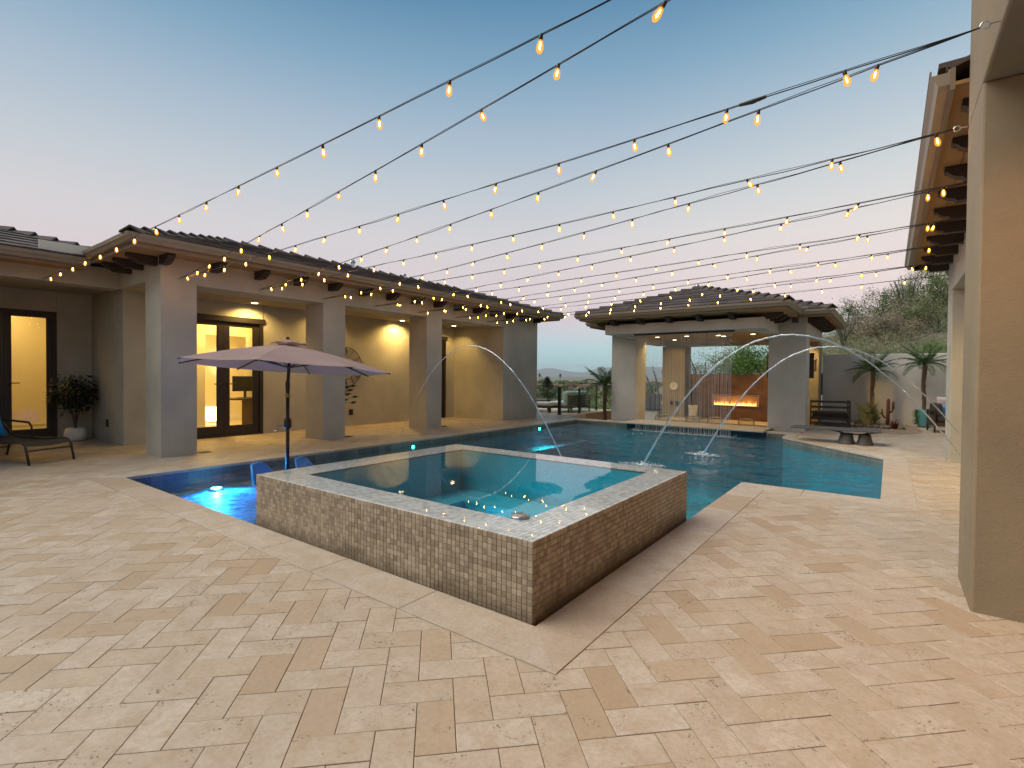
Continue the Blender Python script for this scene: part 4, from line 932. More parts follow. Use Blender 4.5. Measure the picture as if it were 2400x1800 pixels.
for n_, (a, c) in enumerate(pairs):
    P0, P1 = Vector(Lh[a]), Vector(Rh[c]); P0.x += .05; P1.x -= .05
    d = Vector((P1.x-P0.x, P1.y-P0.y, 0)); L = d.length; d /= L; ph0 = rs.uniform(0, 6)
    def at(s_): t_ = s_/L; return Vector((P0.x+d.x*s_, P0.y+d.y*s_, P0.z+(P1.z-P0.z)*t_ - .16*t_*(1-t_)*1.1))
    nice = NAMES[n_]
    lab = f'{nice} cable of warm bulbs counting back from the camera' if n_ else 'string of warm bulbs running highest in the picture to the far left corner porch'
    sl = thing('string_light', lab, 'string lights', tuple(P0), group='string lights hung across the pool court')
    bulbs = []; s_ = PH[n_]
    while s_ > .28: bulbs.append(s_); s_ -= .6165
    s_ = PH[n_]+.6165
    while s_ < L-(1.1 if n_ in (2, 3, 5, 9) else .2): bulbs.append(s_); s_ += .6165
    bulbs.sort(); N_ = int(L/.08)
    def strand(off, r_, wig):
        pts = []
        for i in range(N_+1):
            s2 = L*i/N_; q = at(s2); nb = min((abs(s2-u) for u in bulbs), default=1)/.31; nb = min(1, nb)
            w = wig*math.sin(s2*(3.1+off*.3)+ph0+off)*nb*(.6+.4*math.sin(s2*1.3+ph0)); q.z += w*.8+.0035*(1 if off else -1); q += Vector((-d.y, d.x, 0))*w*.6
            pts.append(q)
        return MB().tube(pts, r_, 4)
    part('cable', strand(0, .0036, .014), M['black'], sl); part('guy_wire', strand(2.2, .0022, -.018), M['black'], sl)
    if n_ == 2:
        q = at(L-.95); q2 = at(L-1.10); part('plug', MB().tube([q+Vector((0,0,.0)), (q+q2)/2+Vector((0,0,-.004)), q2], [.010, .015, .010], 8), M['black'], sl)
    for s2 in bulbs:
        q = at(s2); tx, ty = rs.normal()*.13, rs.normal()*.13
        if rs.rand() < .15: ty += rs.choice([-.5, .5])
        Mx = Matrix.Translation(q-Vector(ORG[sl.name])) @ Matrix.Rotation(tx, 4, 'X') @ Matrix.Rotation(ty, 4, 'Y') @ Matrix.Scale(.72, 4)
        bo = inst('bulb', BM, sl, Mx); inst('socket', SM, bo, loc=(0, 0, 0)); inst('filament', FM, bo, loc=(0, 0, 0))

# ================================================================== umbrella and in-pool chairs
um = thing('patio_umbrella', 'dusty pink octagonal umbrella on a bronze pole in the pool', 'umbrella', (-5.87, 3.33, -.42))
UX, UY = -5.87, 3.33
cx_, cyu = r2.x, r2.y; nrm = math.hypot(cx_, cyu); cx_, cyu = cx_/nrm, cyu/nrm
tiltM0 = Matrix.Translation((UX, UY, 1.20)) @ Matrix.Rotation(R(2.0), 4, Vector((-cyu, cx_, 0))) @ Matrix.Rotation(R(-3.6), 4, Vector((cx_, cyu, 0))) @ Matrix.Translation((-UX, -UY, -1.20))
part('pole', MB().tube([(UX, UY, -.40), (UX, UY, 1.22)], .021, 12), M['bronze'], um, smooth=True)
part('upper_pole', MB().tube([tiltM0 @ Vector((UX, UY, 1.20)), tiltM0 @ Vector((UX, UY, 1.70))], .019, 12), M['bronze'], um, smooth=True)
part('tilt_joint', MB().lathe([(.024, 0), (.026, .02), (.026, .10), (.022, .12)], 12, (UX, UY, 1.14)), M['bronze'], um)
part('brass_ring', MB().lathe([(.0265, 0), (.0275, .01), (.0275, .04), (.0265, .05)], 12, (UX, UY, 1.06)), simple('brass', (.35, .22, .08), .35, 1.0), um)
part('base', MB().lathe([(.25, 0), (.25, .04), (.06, .07), (.035, .2), (.028, .2)], 20, (UX, UY, -.42)), M['bronze'], um)
part('crank_box', MB().lathe([(.03, 0), (.045, .02), (.045, .10), (.03, .13)], 12, (UX, UY, .68)), M['bronze'], um)
cr_ = MB().tube([(UX-.01, UY-.05, .72), (UX-.05, UY-.10, .72), (UX-.05, UY-.10, .66), (UX-.09, UY-.12, .655)], .008, 6); part('crank_handle', cr_, M['steel'], um)
cx_, cyu = r2.x, r2.y; nrm = math.hypot(cx_, cyu); cx_, cyu = cx_/nrm, cyu/nrm
tiltM = Matrix.Translation((UX, UY, 1.32)) @ Matrix.Rotation(R(2.0), 4, Vector((-cyu, cx_, 0))) @ Matrix.Rotation(R(-3.6), 4, Vector((cx_, cyu, 0))) @ Matrix.Translation((-UX, -UY, -1.32))
ang0 = math.atan2(cyu, cx_)
def rim(k, rr__=1.215): a = ang0+R(-80+45*k); return Vector((UX+math.cos(a)*rr__, UY+math.sin(a)*rr__, 1.42))
apex = Vector((UX, UY, 1.715)); b = MB(); NR, NS = 8, 8
for k in range(8):
    A, Bv = rim(k), rim(k+1); v = []; f = []
    for i in range(NR+1):
        t_ = i/NR
        for j in range(NS+1):
            s_ = j/NS; p = apex.lerp(A.lerp(Bv, s_), t_); sagv = .045*math.sin(math.pi*s_)*t_*(1.0); p.z += .018*math.sin(math.pi*t_) - sagv*.25
            inn_ = .045*4*s_*(1-s_)*t_; c2 = Vector((UX, UY, p.z)); p = p+(c2-p).normalized()*inn_ if t_ > 0 else p; v.append(p)
    for i in range(NR):
        for j in range(NS):
            a = i*(NS+1)+j; f.append((a, a+1, a+NS+2, a+NS+1))
    b.add(v, f)
    part('canopy_panel', MB().add([tiltM @ q for q in v], f), M['fabU'], um, smooth=True)
    mid = apex.lerp(A, .98); rb = MB().tube([tiltM @ (apex+Vector((0,0,-.05))), tiltM @ (apex.lerp(A, .5)+Vector((0,0,.0))), tiltM @ (A+Vector((0,0,-.012)))], .009, 5); rbo = part('rib', rb, M['bronze'], um)
    hub_ = Vector((UX, UY, 1.42)); part('strut', MB().tube([tiltM @ hub_, tiltM @ (apex.lerp(A, .5)+Vector((0,0,-.01)))], .007, 5), M['bronze'], um)
v = []; f = []
for k in range(16):
    a = ang0+R(-80+22.5*k); r_ = .22*(1 if k % 2 == 0 else .93); z_ = 1.705 if k % 2 == 0 else 1.72; v.append(Vector((UX+math.cos(a)*r_, UY+math.sin(a)*r_, z_)))
v.append(Vector((UX, UY, 1.768))); f = [(k, (k+1) % 16, 16) for k in range(16)]
part('vent_cap', MB().add([tiltM @ q for q in v], f), M['fabU'], um)
part('finial', MB().lathe([(.012, 0), (.022, .012), (.018, .028), (.004, .035)], 10, (UX, UY, 1.765)), M['bronze'], um)

def pool_chair(x, y, rz, lab):
    c = thing('in_pool_chair', lab, 'chair', (x, y, -.42), rz, group='blue in-pool chairs'); c.scale = (1.08, 1.1, .95); b = MB(); v = []; f = []
    nU, nV = 9, 10
    for side in (0, 1):
        for i in range(nV+1):
            t_ = i/nV
            if t_ < .55: q = t_/.55; px, pz = .35-.62*q, .22+.03*math.sin(q*3)
            else: q = (t_-.55)/.45; px, pz = -.27-.22*q, .24+.53*q
            wd = .27*(1-.25*max(0, (t_-.75)/.25)**2) if t_ < .97 else .16
            for j in range(nU+1):
                s_ = j/nU*2-1; curve = .07*s_*s_ if t_ > .45 else .02*s_*s_
                v.append((px+curve*(.9 if t_ > .55 else 0)+(.035 if side else 0), s_*wd, pz+curve*(.3)-(.05 if side and t_ < .5 else 0)-(abs(s_)**4*.10*(1 if t_ > .85 else 0))))
    w_ = nU+1; o2 = (nV+1)*w_
    for i in range(nV):
        for j in range(nU):
            a = i*w_+j; f.append((a, a+1, a+w_+1, a+w_)); f.append((o2+a, o2+a+w_, o2+a+w_+1, o2+a+1))
    for i in range(nV): f += [(i*w_, (i+1)*w_, o2+(i+1)*w_, o2+i*w_), (i*w_+nU, o2+i*w_+nU, o2+(i+1)*w_+nU, (i+1)*w_+nU)]
    for j in range(nU): f += [(j, o2+j, o2+j+1, j+1), (nV*w_+j, nV*w_+j+1, o2+nV*w_+j+1, o2+nV*w_+j)]
    part('seat_shell', MB().add(v, f), M['blue'], c, smooth=True)
    b = MB(); b.prism([(.3, -.2), (.3, .2), (-.3, .2), (-.3, -.2)], 0, .18); part('base', b, M['blue'], c, bev=.03)
    return c
pool_chair(-5.44, 3.22, R(36), 'bright blue moulded chair standing in the shallow pool left of the umbrella pole')
pool_chair(-5.42, 3.74, R(36), 'bright blue moulded chair in the shallow pool right of the umbrella pole')

# ================================================================== things on the walls
wc = thing('wall_clock', 'large black skeleton clock with roman numerals on porch wall', 'clock', (WX, 7.93, 1.53))
CX_, CY_, CZ_ = WX+.02, 7.93, 1.53
def ringpts(r_, n=40): return [(CX_, CY_+r_*math.sin(2*math.pi*i/n), CZ_+r_*math.cos(2*math.pi*i/n)) for i in range(n+1)]
part('outer_ring', MB().tube(ringpts(.51), .009, 6), M['black'], wc); part('inner_ring', MB().tube(ringpts(.31), .007, 6), M['black'], wc)
ROM = ['XII', 'I', 'II', 'III', 'IIII', 'V', 'VI', 'VII', 'VIII', 'IX', 'X', 'XI']
for k, s_ in enumerate(ROM):
    a = 2*math.pi*k/12; b = MB(); wd = {'I': .022, 'V': .05, 'X': .05}; tot = sum(wd[c]+.012 for c in s_); x0 = -tot/2
    def cp(u, w): return (CX_, CY_+math.sin(a)*w+math.cos(a)*u, CZ_+math.cos(a)*w-math.sin(a)*u)
    for c in s_:
        w_ = wd[c]; m_ = x0+w_/2
        if c == 'I': b.tube([cp(m_, .32), cp(m_, .50)], .0065, 5)
        elif c == 'V': b.tube([cp(m_-w_*.5, .50), cp(m_, .32)], .0065, 5); b.tube([cp(m_+w_*.5, .50), cp(m_, .32)], .004, 5)
        else: b.tube([cp(m_-w_*.5, .50), cp(m_+w_*.5, .32)], .0065, 5); b.tube([cp(m_+w_*.5, .50), cp(m_-w_*.5, .32)], .004, 5)
        x0 += w_+.012
    part('numeral', b, M['black'], wc)
part('hand', MB().tube([(CX_+.01, CY_, CZ_), (CX_+.01, CY_+.02, CZ_-.26)], .008, 5), M['black'], wc); part('hand', MB().tube([(CX_+.012, CY_, CZ_), (CX_+.012, CY_-.16, CZ_+.1)], .009, 5), M['black'], wc)
def outlet(name, lab, cat, x, y, z, nx_, ny_):
    o = thing(name, lab, cat, (x, y, z)); w = .055
    ux, uy = (0, 1) if nx_ else (1, 0)
    def bx_(u0, u1, d0, d1, z0, z1, mt, nm):
        X = sorted((x+ux*u0+nx_*d0, x+ux*u1+nx_*d1)); Y = sorted((y+uy*u0+ny_*d0, y+uy*u1+ny_*d1)); part(nm, MB().box(X[0], X[1], Y[0], Y[1], z+z0, z+z1), mt, o)
    bx_(-w, w, 0, .02, -.075, .075, M['bronze'], 'cover_plate'); bx_(-.025, .025, .02, .027, .008, .05, M['black'], 'socket_top'); bx_(-.025, .025, .02, .027, -.05, -.008, M['black'], 'socket_bottom')
outlet('outlet_box', 'brown weatherproof outlet low on the wall under the clock', 'outlet', WX, 8.11, .36, 1, 0)
outlet('outlet_box', 'brown outlet low on the shaded wall by the potted tree', 'outlet', -12.13, 3.22, .36, 0, -1)
outlet('outlet_box', 'left outlet under the small pavilion clock', 'outlet', -6.24, 18.0, .42, 0, -1)
outlet('outlet_box', 'right outlet under the small pavilion clock', 'outlet', -6.05, 18.0, .42, 0, -1)
hb_ = thing('hose_bib', 'small brass hose tap near the far porch corner', 'tap', (WX, 12.08, .5))
part('valve', MB().tube([(WX, 12.08, .5), (WX+.09, 12.08, .5), (WX+.12, 12.08, .46)], .013, 8), M['bronze'], hb_); part('handle', MB().tube([(WX+.06, 12.08, .5), (WX+.06, 12.08, .56), (WX+.10, 12.02, .56)], .006, 6), M['bronze'], hb_)
for (x, y, lab) in ((-9.30, 3.80, 'dark drain grate beside the nearest square column'), (-9.36, 6.68, 'dark drain grate beside the second square column'), (-9.33, 9.58, 'dark drain grate beside the third square column')):
    gt = thing('drain_grate', lab, 'drain', (x, y, .002), group='drain grates beside the columns'); b = MB(); b.box(x-.10, x+.10, y-.09, y-.08, .002, .006); b.box(x-.10, x+.10, y+.08, y+.09, .002, .006); part('frame', b, M['black'], gt)
    b = MB()
    for k in range(7): b.box(x-.10+k*.03, x-.085+k*.03, y-.08, y+.08, .002, .005)
    part('bars', b, M['black'], gt)
pc = thing('small_clock', 'round white clock on the pavilion rear column', 'clock', (-6.17, 18.0, 1.03))
part('face', MB().add([(-6.17+.13*math.cos(a), 17.97, 1.03+.13*math.sin(a)) for a in [i*math.pi/12 for i in range(24)]], [tuple(range(24))]), M['trim'], pc)
part('rim', MB().tube([(-6.17+.135*math.cos(a), 17.975, 1.03+.135*math.sin(a)) for a in [i*math.pi/12 for i in range(25)]], .012, 6), M['cream'], pc)
b = MB(); b.box(-6.173, -6.167, 17.96, 17.965, 1.03, 1.12); b.box(-6.23, -6.17, 17.96, 17.965, 1.02, 1.03); part('hands', b, M['black'], pc)
for k in range(12):
    a = k*math.pi/6; x, z = -6.17+.11*math.cos(a), 1.03+.11*math.sin(a); part('hour_mark', MB().box(x-.006, x+.006, 17.962, 17.966, z-.006, z+.006), M['black'], pc)
tv = thing('television', 'flat black television hung on a bracket inside the pavilion', 'television', (-2.33, 16.6, 1.7), R(-4))
part('screen', MB().box(-.60, .62, -.03, .02, -.35, .36), M['black'], tv, bev=.008); part('bracket', MB().box(-.03, .03, 0, .06, .3, .9), M['steel'], tv)
pf2 = thing('wall_picture', 'small wrought metal frame on the pavilion rear pier', 'wall art', (-1.95, 17.69, 1.75))
b = MB()
for (z0, z1, x0, x1) in ((1.60, 1.65, -2.04, -1.80), (1.86, 1.91, -2.04, -1.80), (1.65, 1.86, -2.04, -1.99), (1.65, 1.86, -1.85, -1.80)): b.box(x0, x1, 17.66, 17.698, z0, z1)
for k in range(4): b.tube([(-2.04+.24*(k % 2), 17.68, 1.60+.31*(k//2)), (-2.07+.30*(k % 2), 17.68, 1.585+.34*(k//2))], .01, 6)
part('frame', b, simple('antique_gold', (.22, .15, .06), .5, .6), pf2)
fan = thing('ceiling_fan', 'bronze ceiling fan under the pavilion ceiling', 'ceiling fan', (-4.1, 16.9, 2.3))
part('rod', MB().tube([(-4.1, 16.9, 2.62), (-4.1, 16.9, 2.46)], .015, 8), M['bronze'], fan); part('motor', MB().lathe([(.05, 0), (.12, .02), (.13, .09), (.05, .12)], 16, (-4.1, 16.9, 2.36)), M['bronze'], fan)
for k in range(4):
    a = R(15+90*k); Mb = Matrix.Translation((-4.1, 16.9, 2.40)) @ Matrix.Rotation(a, 4, 'Z') @ Matrix.Rotation(R(9), 4, 'X'); part('blade', MB().add([tuple(Mb @ Vector(q)) for q in ((.12,-.04,0),(.8,-.07,0),(.82,0,0),(.8,.07,0),(.12,.04,0),(.12,-.04,-.008),(.8,-.07,-.008),(.82,0,-.008),(.8,.07,-.008),(.12,.04,-.008))], [(0,1,2,3,4), (9,8,7,6,5), (0,5,6,1), (1,6,7,2), (2,7,8,3), (3,8,9,4)]), M['bronze'], fan)

# ================================================================== bar stools (backs rise above the counter)
def stool(x, y, lab):
    c = thing('bar_stool', lab, 'bar stool', (x, y, -.80), 0, group='woven bar stools at the counter'); ORG[c.name] = (0, 0, 0); w = .19
    pts = [(-w, -.10, .60), (-w-.01, -.13, .90), (-w+.04, -.14, .975), (0, -.145, .985), (w-.04, -.14, .975), (w+.01, -.13, .90), (w, -.10, .60)]
    part('back_frame', MB().tube(pts, .020, 6), M['rat'], c)
    for k in range(13):
        u = -w+.03+k*(2*w-.06)/12; part('back_cord', MB().tube([(u, -.105, .61), (u, -.138, .965)], .0045, 4), M['rat'], c)
    part('seat', MB().box(-w, w, -.12, .26, .57, .61), M['rat'], c, bev=.015)
    for (a, b_) in ((-w+.02, -.10), (w-.02, -.10), (-w+.02, .24), (w-.02, .24)): part('leg', MB().tube([(a, b_, .58), (a*1.15, b_*1.1, -.05)], .012, 6), M['rat'], c)
M['rat'] = simple('pale_rattan', (.45, .32, .17), .6, var=.2)
for (x, l_) in ((-5.65, 'leftmost woven stool back peeking above the stone counter'), (-4.71, 'woven stool back above the counter in front of the striped plant'), (-4.07, 'woven stool back above the counter left of the fireplace middle'), (-3.22, 'rightmost woven stool back above the stone counter')): stool(x, 15.55, l_)

# ================================================================== furniture
lo = thing('sun_lounger', 'brown sling chaise lounge with curved arms on the left deck', 'lounger', (-11, 2, 0))
ux = Vector((.97, .235, 0)).normalized(); ux = Vector((-9.95-(-11.95), 1.97-1.93, 0)).normalized()
Pf1, Pf2 = Vector((-9.84, 1.70, 0)), Vector((-10.07, 2.25, 0)); wv_ = (Pf2-Pf1).normalized(); lv = Vector((wv_.y, -wv_.x, 0))*-1     # lv points away from camera-right
Wd = (Pf2-Pf1).length
def LP(a, c, z): return Pf1+wv_*(a*Wd)+lv*c+Vector((0, 0, z))
for a, nm in ((0, 1), (1, 1)):
    part('side_rail', MB().tube([LP(a, .0, 0), LP(a, .07, .27), LP(a, .12, .31), LP(a, .20, .325), LP(a, .6, .30), LP(a, 1.15, .31), LP(a, 1.3, .34), LP(a, 1.75, .72)], .016, 8), M['bronze'], lo, smooth=True)
    part('leg', MB().tube([LP(a, 1.32, .30), LP(a, 1.42, 0)], .016, 8), M['bronze'], lo)
    part('arm', MB().tube([LP(a, .86, .30), LP(a, .88, .48), LP(a, .94, .54), LP(a, 1.3, .56), LP(a, 1.52, .56)], [.014, .014, .017, .018, .014], 8), M['bronze'], lo, smooth=True)
for c_, z_ in ((.055, .20), (1.38, .14)): part('crossbar', MB().tube([LP(0, c_, z_), LP(1, c_, z_)], .012, 8), M['bronze'], lo)
b = MB(); v = []; f = []; prof = [(.06, .27), (.10, .315), (.18, .325), (.4, .30), (.7, .285), (1.0, .29), (1.2, .31), (1.3, .34), (1.5, .51), (1.75, .72)]
for i, (c_, z_) in enumerate(prof):
    for j in range(5): v.append(LP(j/4, c_, z_-.02*math.sin(math.pi*j/4)))
for i in range(len(prof)-1):
    for j in range(4): f.append((i*5+j, i*5+j+1, i*5+j+6, i*5+j+5))
part('sling', MB().add(v, f), M['sling'], lo, smooth=True)
def cushion(name, lab, cat, c, w, h, th, rot, mat, group=None):
    o = thing(name, lab, cat, (0, 0, 0), 0, group); n = 10; v = []; f = []
    for sgn in (1, -1):
        for i in range(n+1):
            for j in range(n+1):
                u, w2 = i/n*2-1, j/n*2-1; e = (1-u**4)*(1-w2**4); pin = 1-.06*(abs(u)**3*abs(w2)**3)*0; k_ = 1+.05*(u*u*w2*w2)
                v.append((u*w/2*k_*(1-.06*(1-abs(w2)**2)*abs(u)**6), sgn*th/2*math.sqrt(max(0, e)), w2*h/2*k_*(1-.06*(1-abs(u)**2)*abs(w2)**6)))
    q = n+1
    for i in range(n):
        for j in range(n):
            a = i*q+j; f.append((a, a+1, a+q+1, a+q)); a += q*q; f.append((a, a+q, a+q+1, a+1))
    Mx = Matrix.Translation(c) @ rot; o.matrix_world = Mx; ORG[o.name] = (0, 0, 0)
    part('cover', MB().add(v, f), mat, o, smooth=True); return o
cushion('blue_pillow', 'bright blue woven pillow leaning on the brown lounger', 'pillow', tuple(LP(.42, 1.30, .52)), .46, .42, .15, Matrix.Rotation(math.atan2(wv_.y, wv_.x), 4, 'Z') @ Matrix.Rotation(R(-28), 4, 'X'), M['bluecush'])

def armchair(name, lab, x, y, rz, W_=.95, D_=.95, H_=.72, cush=None):
    c = thing(name, lab, 'armchair', (x, y, 0), rz); hw_, hd = W_/2, D_/2; t_ = .035
    for sx_ in (-1, 1):
        for sy_ in (-1, 1): part('leg', MB().box(sx_*hw_-t_/2, sx_*hw_+t_/2, sy_*hd-t_/2, sy_*hd+t_/2, 0, H_), M['bronze'], c)
        for k in range(5): z = .10+k*(H_-.13)/4; part('arm_slat', MB().box(sx_*hw_-t_*.4, sx_*hw_+t_*.4, -hd+t_/2, hd-t_/2, z-.03, z+.03), M['bronze'], c)
    for k in range(5): z = .10+k*(H_-.13)/4; part('back_slat', MB().box(-hw_+t_/2, hw_-t_/2, -hd-t_*.4, -hd+t_*.4, z-.03, z+.03), M['bronze'], c)
    part('seat_frame', MB().box(-hw_+.02, hw_-.02, -hd+.02, hd, .20, .25), M['bronze'], c)
    if cush: part('seat_cushion', MB().box(-hw_+.04, hw_-.04, -hd+.06, hd+.02, .25, .40), cush, c, bev=.04)
    return c
a1_ = armchair('slatted_armchair', 'dark slatted metal armchair beside the pavilion pier', -1.36, 17.05, R(6), .92, 1.0, .73, M['black'])
part('rocker_foot', MB().box(-.48, -.38, -.54, -.40, 0, .012), M['bronze'], a1_)
a2_ = thing('patio_armchair', 'brown patio armchair with pillows behind the far right pier', 'armchair', (1.3, 17.1, 0), R(8))
for sx_ in (-1, 1):
    for sy_ in (-1, 1): part('leg', MB().box(sx_*.42-.018, sx_*.42+.018, sy_*.38-.018, sy_*.38+.018, 0, .58 if sx_ < 0 and sy_ < 0 else .55), M['bronze'], a2_)
    part('arm', MB().box(sx_*.42-.03, sx_*.42+.03, -.40, .40, .53, .56), M['bronze'], a2_)
    part('side_panel', MB().box(sx_*.42-.012, sx_*.42+.012, -.36, .36, .16, .44), M['sling'], a2_)
part('seat_frame', MB().box(-.41, .41, -.37, .37, .16, .26), M['wood'], a2_); part('seat_cushion', MB().box(-.38, .38, -.34, .36, .26, .42), M['sling'], a2_, bev=.04); part('back_cushion', MB().box(-.40, -.26, -.34, .34, .40, .74), M['sling'], a2_, bev=.05)
cushion('pink_pillow', 'pale pink pillow on the patio armchair at right', 'pillow', (1.17, 17.15, .70), .38, .40, .12, Matrix.Rotation(R(20), 4, 'Z'), M['pink'])
cushion('light_blue_pillow', 'light blue round-edged pillow in front of the pink pillow', 'pillow', (1.10, 16.95, .54), .34, .34, .14, Matrix.Rotation(R(-5), 4, 'Z'), M['lblue'])
# low concrete table beside the pool
tb = thing('low_table', 'long thin grey table on a sculpted concrete pedestal by the pool', 'table', (-.55, 12.5, 0))
part('table_top', MB().box(-1.70, -.10, 12.36, 12.98, .275, .302), M['concr'], tb, bev=.006)
for x0, w_ in ((-.68, .16), (-.40, .15)):
    v = []; f = []; n = 14; lv_ = [(0, 1.0), (.02, .97), (.08, .84), (.15, .74), (.21, .68)]
    for z, k_ in lv_:
        for j in range(n): a = 2*math.pi*j/n; v.append((x0+math.cos(a)*w_*k_*(1.15 if (math.cos(a) > 0) == (x0 > -.5) else .85), 12.62+math.sin(a)*.22*k_, z))
    for i in range(len(lv_)-1):
        for j in range(n): j2 = (j+1) % n; f.append((i*n+j, i*n+j2, (i+1)*n+j2, (i+1)*n+j))
    f += [tuple(range(n-1, -1, -1)), tuple(range((len(lv_)-1)*n, len(lv_)*n))]
    part('pedestal', MB().add(v, f), M['concr'], tb, smooth=True)
for s_ in (-1, 1):
    part('bracket', MB().tube([(-.57, 12.62, .20), (-.57+s_*.18, 12.62, .20), (-.57+s_*.30, 12.62, .245), (-.57+s_*.42, 12.62, .262)], .013, 6), M['bronze'], tb)
    part('bracket', MB().tube([(-.57, 12.62, .20), (-.57+s_*.12, 12.5, .21), (-.57+s_*.25, 12.42, .262)], .012, 6), M['bronze'], tb)

# ================================================================== plants
def leaf_quads(b, pts, nrm_rand=1, size=(.05, .02), fold=False, n=1):
    for p in pts:
        d = Vector((rs.normal(), rs.normal(), rs.normal()*.6)).normalized(); s_ = d.cross(Vector((rs.normal(), rs.normal(), rs.normal()))).normalized()
        l, w = size[0]*rs.uniform(.7, 1.3), size[1]*rs.uniform(.7, 1.3); p = Vector(p)
        b.add([p-d*l*.5, p+s_*w*.5, p+d*l*.5, p-s_*w*.5], [(0, 1, 2, 3)])
def frond_mesh(L=.8, droop=.5, nl=26, lw=.012, ll=.22, seed=0):
    rr_ = np.random.RandomState(seed); b = MB(); pts = []
    for i in range(13):
        t_ = i/12; a = .95-droop*2.1*t_*t_-.25*t_; pts.append((0, 0))
    x = z = 0; P_ = [Vector((0, 0, 0))]; a0 = R(48)
    for i in range(1, 13):
        t_ = i/12; a = a0-droop*2.2*t_; x += math.cos(a)*L/12; z += math.sin(a)*L/12; P_.append(Vector((x, 0, z)))
    b.tube(P_, [.011*(1-.8*i/12) for i in range(13)], 4)
    for k in range(nl):
        t_ = .14+.84*k/nl; i = t_*12; i0 = int(i); p = P_[i0].lerp(P_[min(12, i0+1)], i-i0); tg = (P_[min(12, i0+1)]-P_[i0]).normalized()
        for sd_ in (-1, 1):
            l = ll*(math.sin(math.pi*min(1, t_*.9+.12))**.6)*rr_.uniform(.85, 1.1); dv = (Vector((0, sd_, 0))*.8+tg*.75+Vector((0, 0, -.18+rr_.normal()*.08))).normalized(); up_ = tg
            e = p+dv*l+Vector((0, 0, -.08*l)); mdl = p+dv*l*.5; w = lw*.5*rr_.uniform(.8, 1.2)
            b.add([p, mdl+up_*w, e, mdl-up_*w], [(0, 1, 2, 3)])
    return b
FR = [frond_mesh(1, dr, 26, .026, .24, s_).mesh('frond', M['palm']) for s_, dr in enumerate((.25, .42, .58, .75))]
def palm(name, lab, x, y, z0, zc, L, nf=16, r0=.055, seed=1, extra=None):
    rr_ = np.random.RandomState(seed); p = thing(name, lab, 'palm tree', (x, y, z0), group='small potted and planted palms')
    b = MB(); n = 16; pts = [(x+.015*math.sin(i*.5), y, z0+(zc-z0)*i/n) for i in range(n+1)]
    b.tube(pts, [r0*(1.0+.10*(i % 2)+.35*(i/n)**3) for i in range(n+1)], 9); tr_ = part('trunk', b, M['palmbark'], p)
    b = MB()
    for k in range(46):
        a = k*2.4; z = z0+(zc-z0)*(.25+.75*k/46); r_ = r0*1.15; d = Vector((math.cos(a), math.sin(a), 0)); q = Vector((x, y, z))+d*r_; s2 = Vector((-d.y, d.x, 0))
        b.add([q-s2*.014, q+s2*.014, q+d*.035+Vector((0,0,.05+.03*(k/46)))], [(0,1,2)])
    part('boots', b, M['palmbark'], p, stuff=True)
    for k in range(nf):
        az = k*2.399+rr_.uniform(-.2, .2); t_ = k/nf; el_ = R(30-52*t_+rr_.uniform(-8, 8)); me = FR[min(3, int(t_*4))]
        sc = L*rr_.uniform(.85, 1.12)
        inst('frond', me, p, Matrix.Translation((0, 0, zc-z0)) @ Matrix.Rotation(az, 4, 'Z') @ Matrix.Rotation(-el_, 4, 'Y') @ Matrix.Scale(sc, 4))
    return p
palm('garden_palm', 'small palm rising from the gravel bed by the prickly pear', -.40, 18.5, .02, 1.56, .76, 24, .046, 2)
palm('potted_palm', 'slim palm growing from the teal pot by the armchair', .78, 18.3, .42, 1.74, .76, 24, .043, 5)
palm('corner_palm', 'young palm against the outer left face of the pavilion', -7.48, 15.2, -.5, 1.02, .95, 20, .055, 9)
tp = thing('teal_pot', 'tall round teal glazed pot against the garden wall', 'plant pot', (.80, 18.3, 0))
part('body', MB().lathe([(.14, 0), (.165, .1), (.18, .3), (.19, .46), (.195, .50), (.175, .50), (.17, .45)], 20, (.80, 18.3, 0)), M['tealpot'], tp, smooth=True); part('potting_soil', MB().lathe([(.17, .44), (.02, .455)], 14, (.80, 18.3, 0)), M['soil'], tp)
iv = thing('trailing_vine', 'green vine spilling down the left side of the teal pot', 'plant', (.62, 18.2, 0)); b = MB()
leaf_quads(b, [(.62+rs.normal()*.035, 18.2+rs.normal()*.04, rs.uniform(.08, .5)) for _ in range(220)], size=(.045, .035)); part('leaves', b, M['green'], iv, stuff=True)

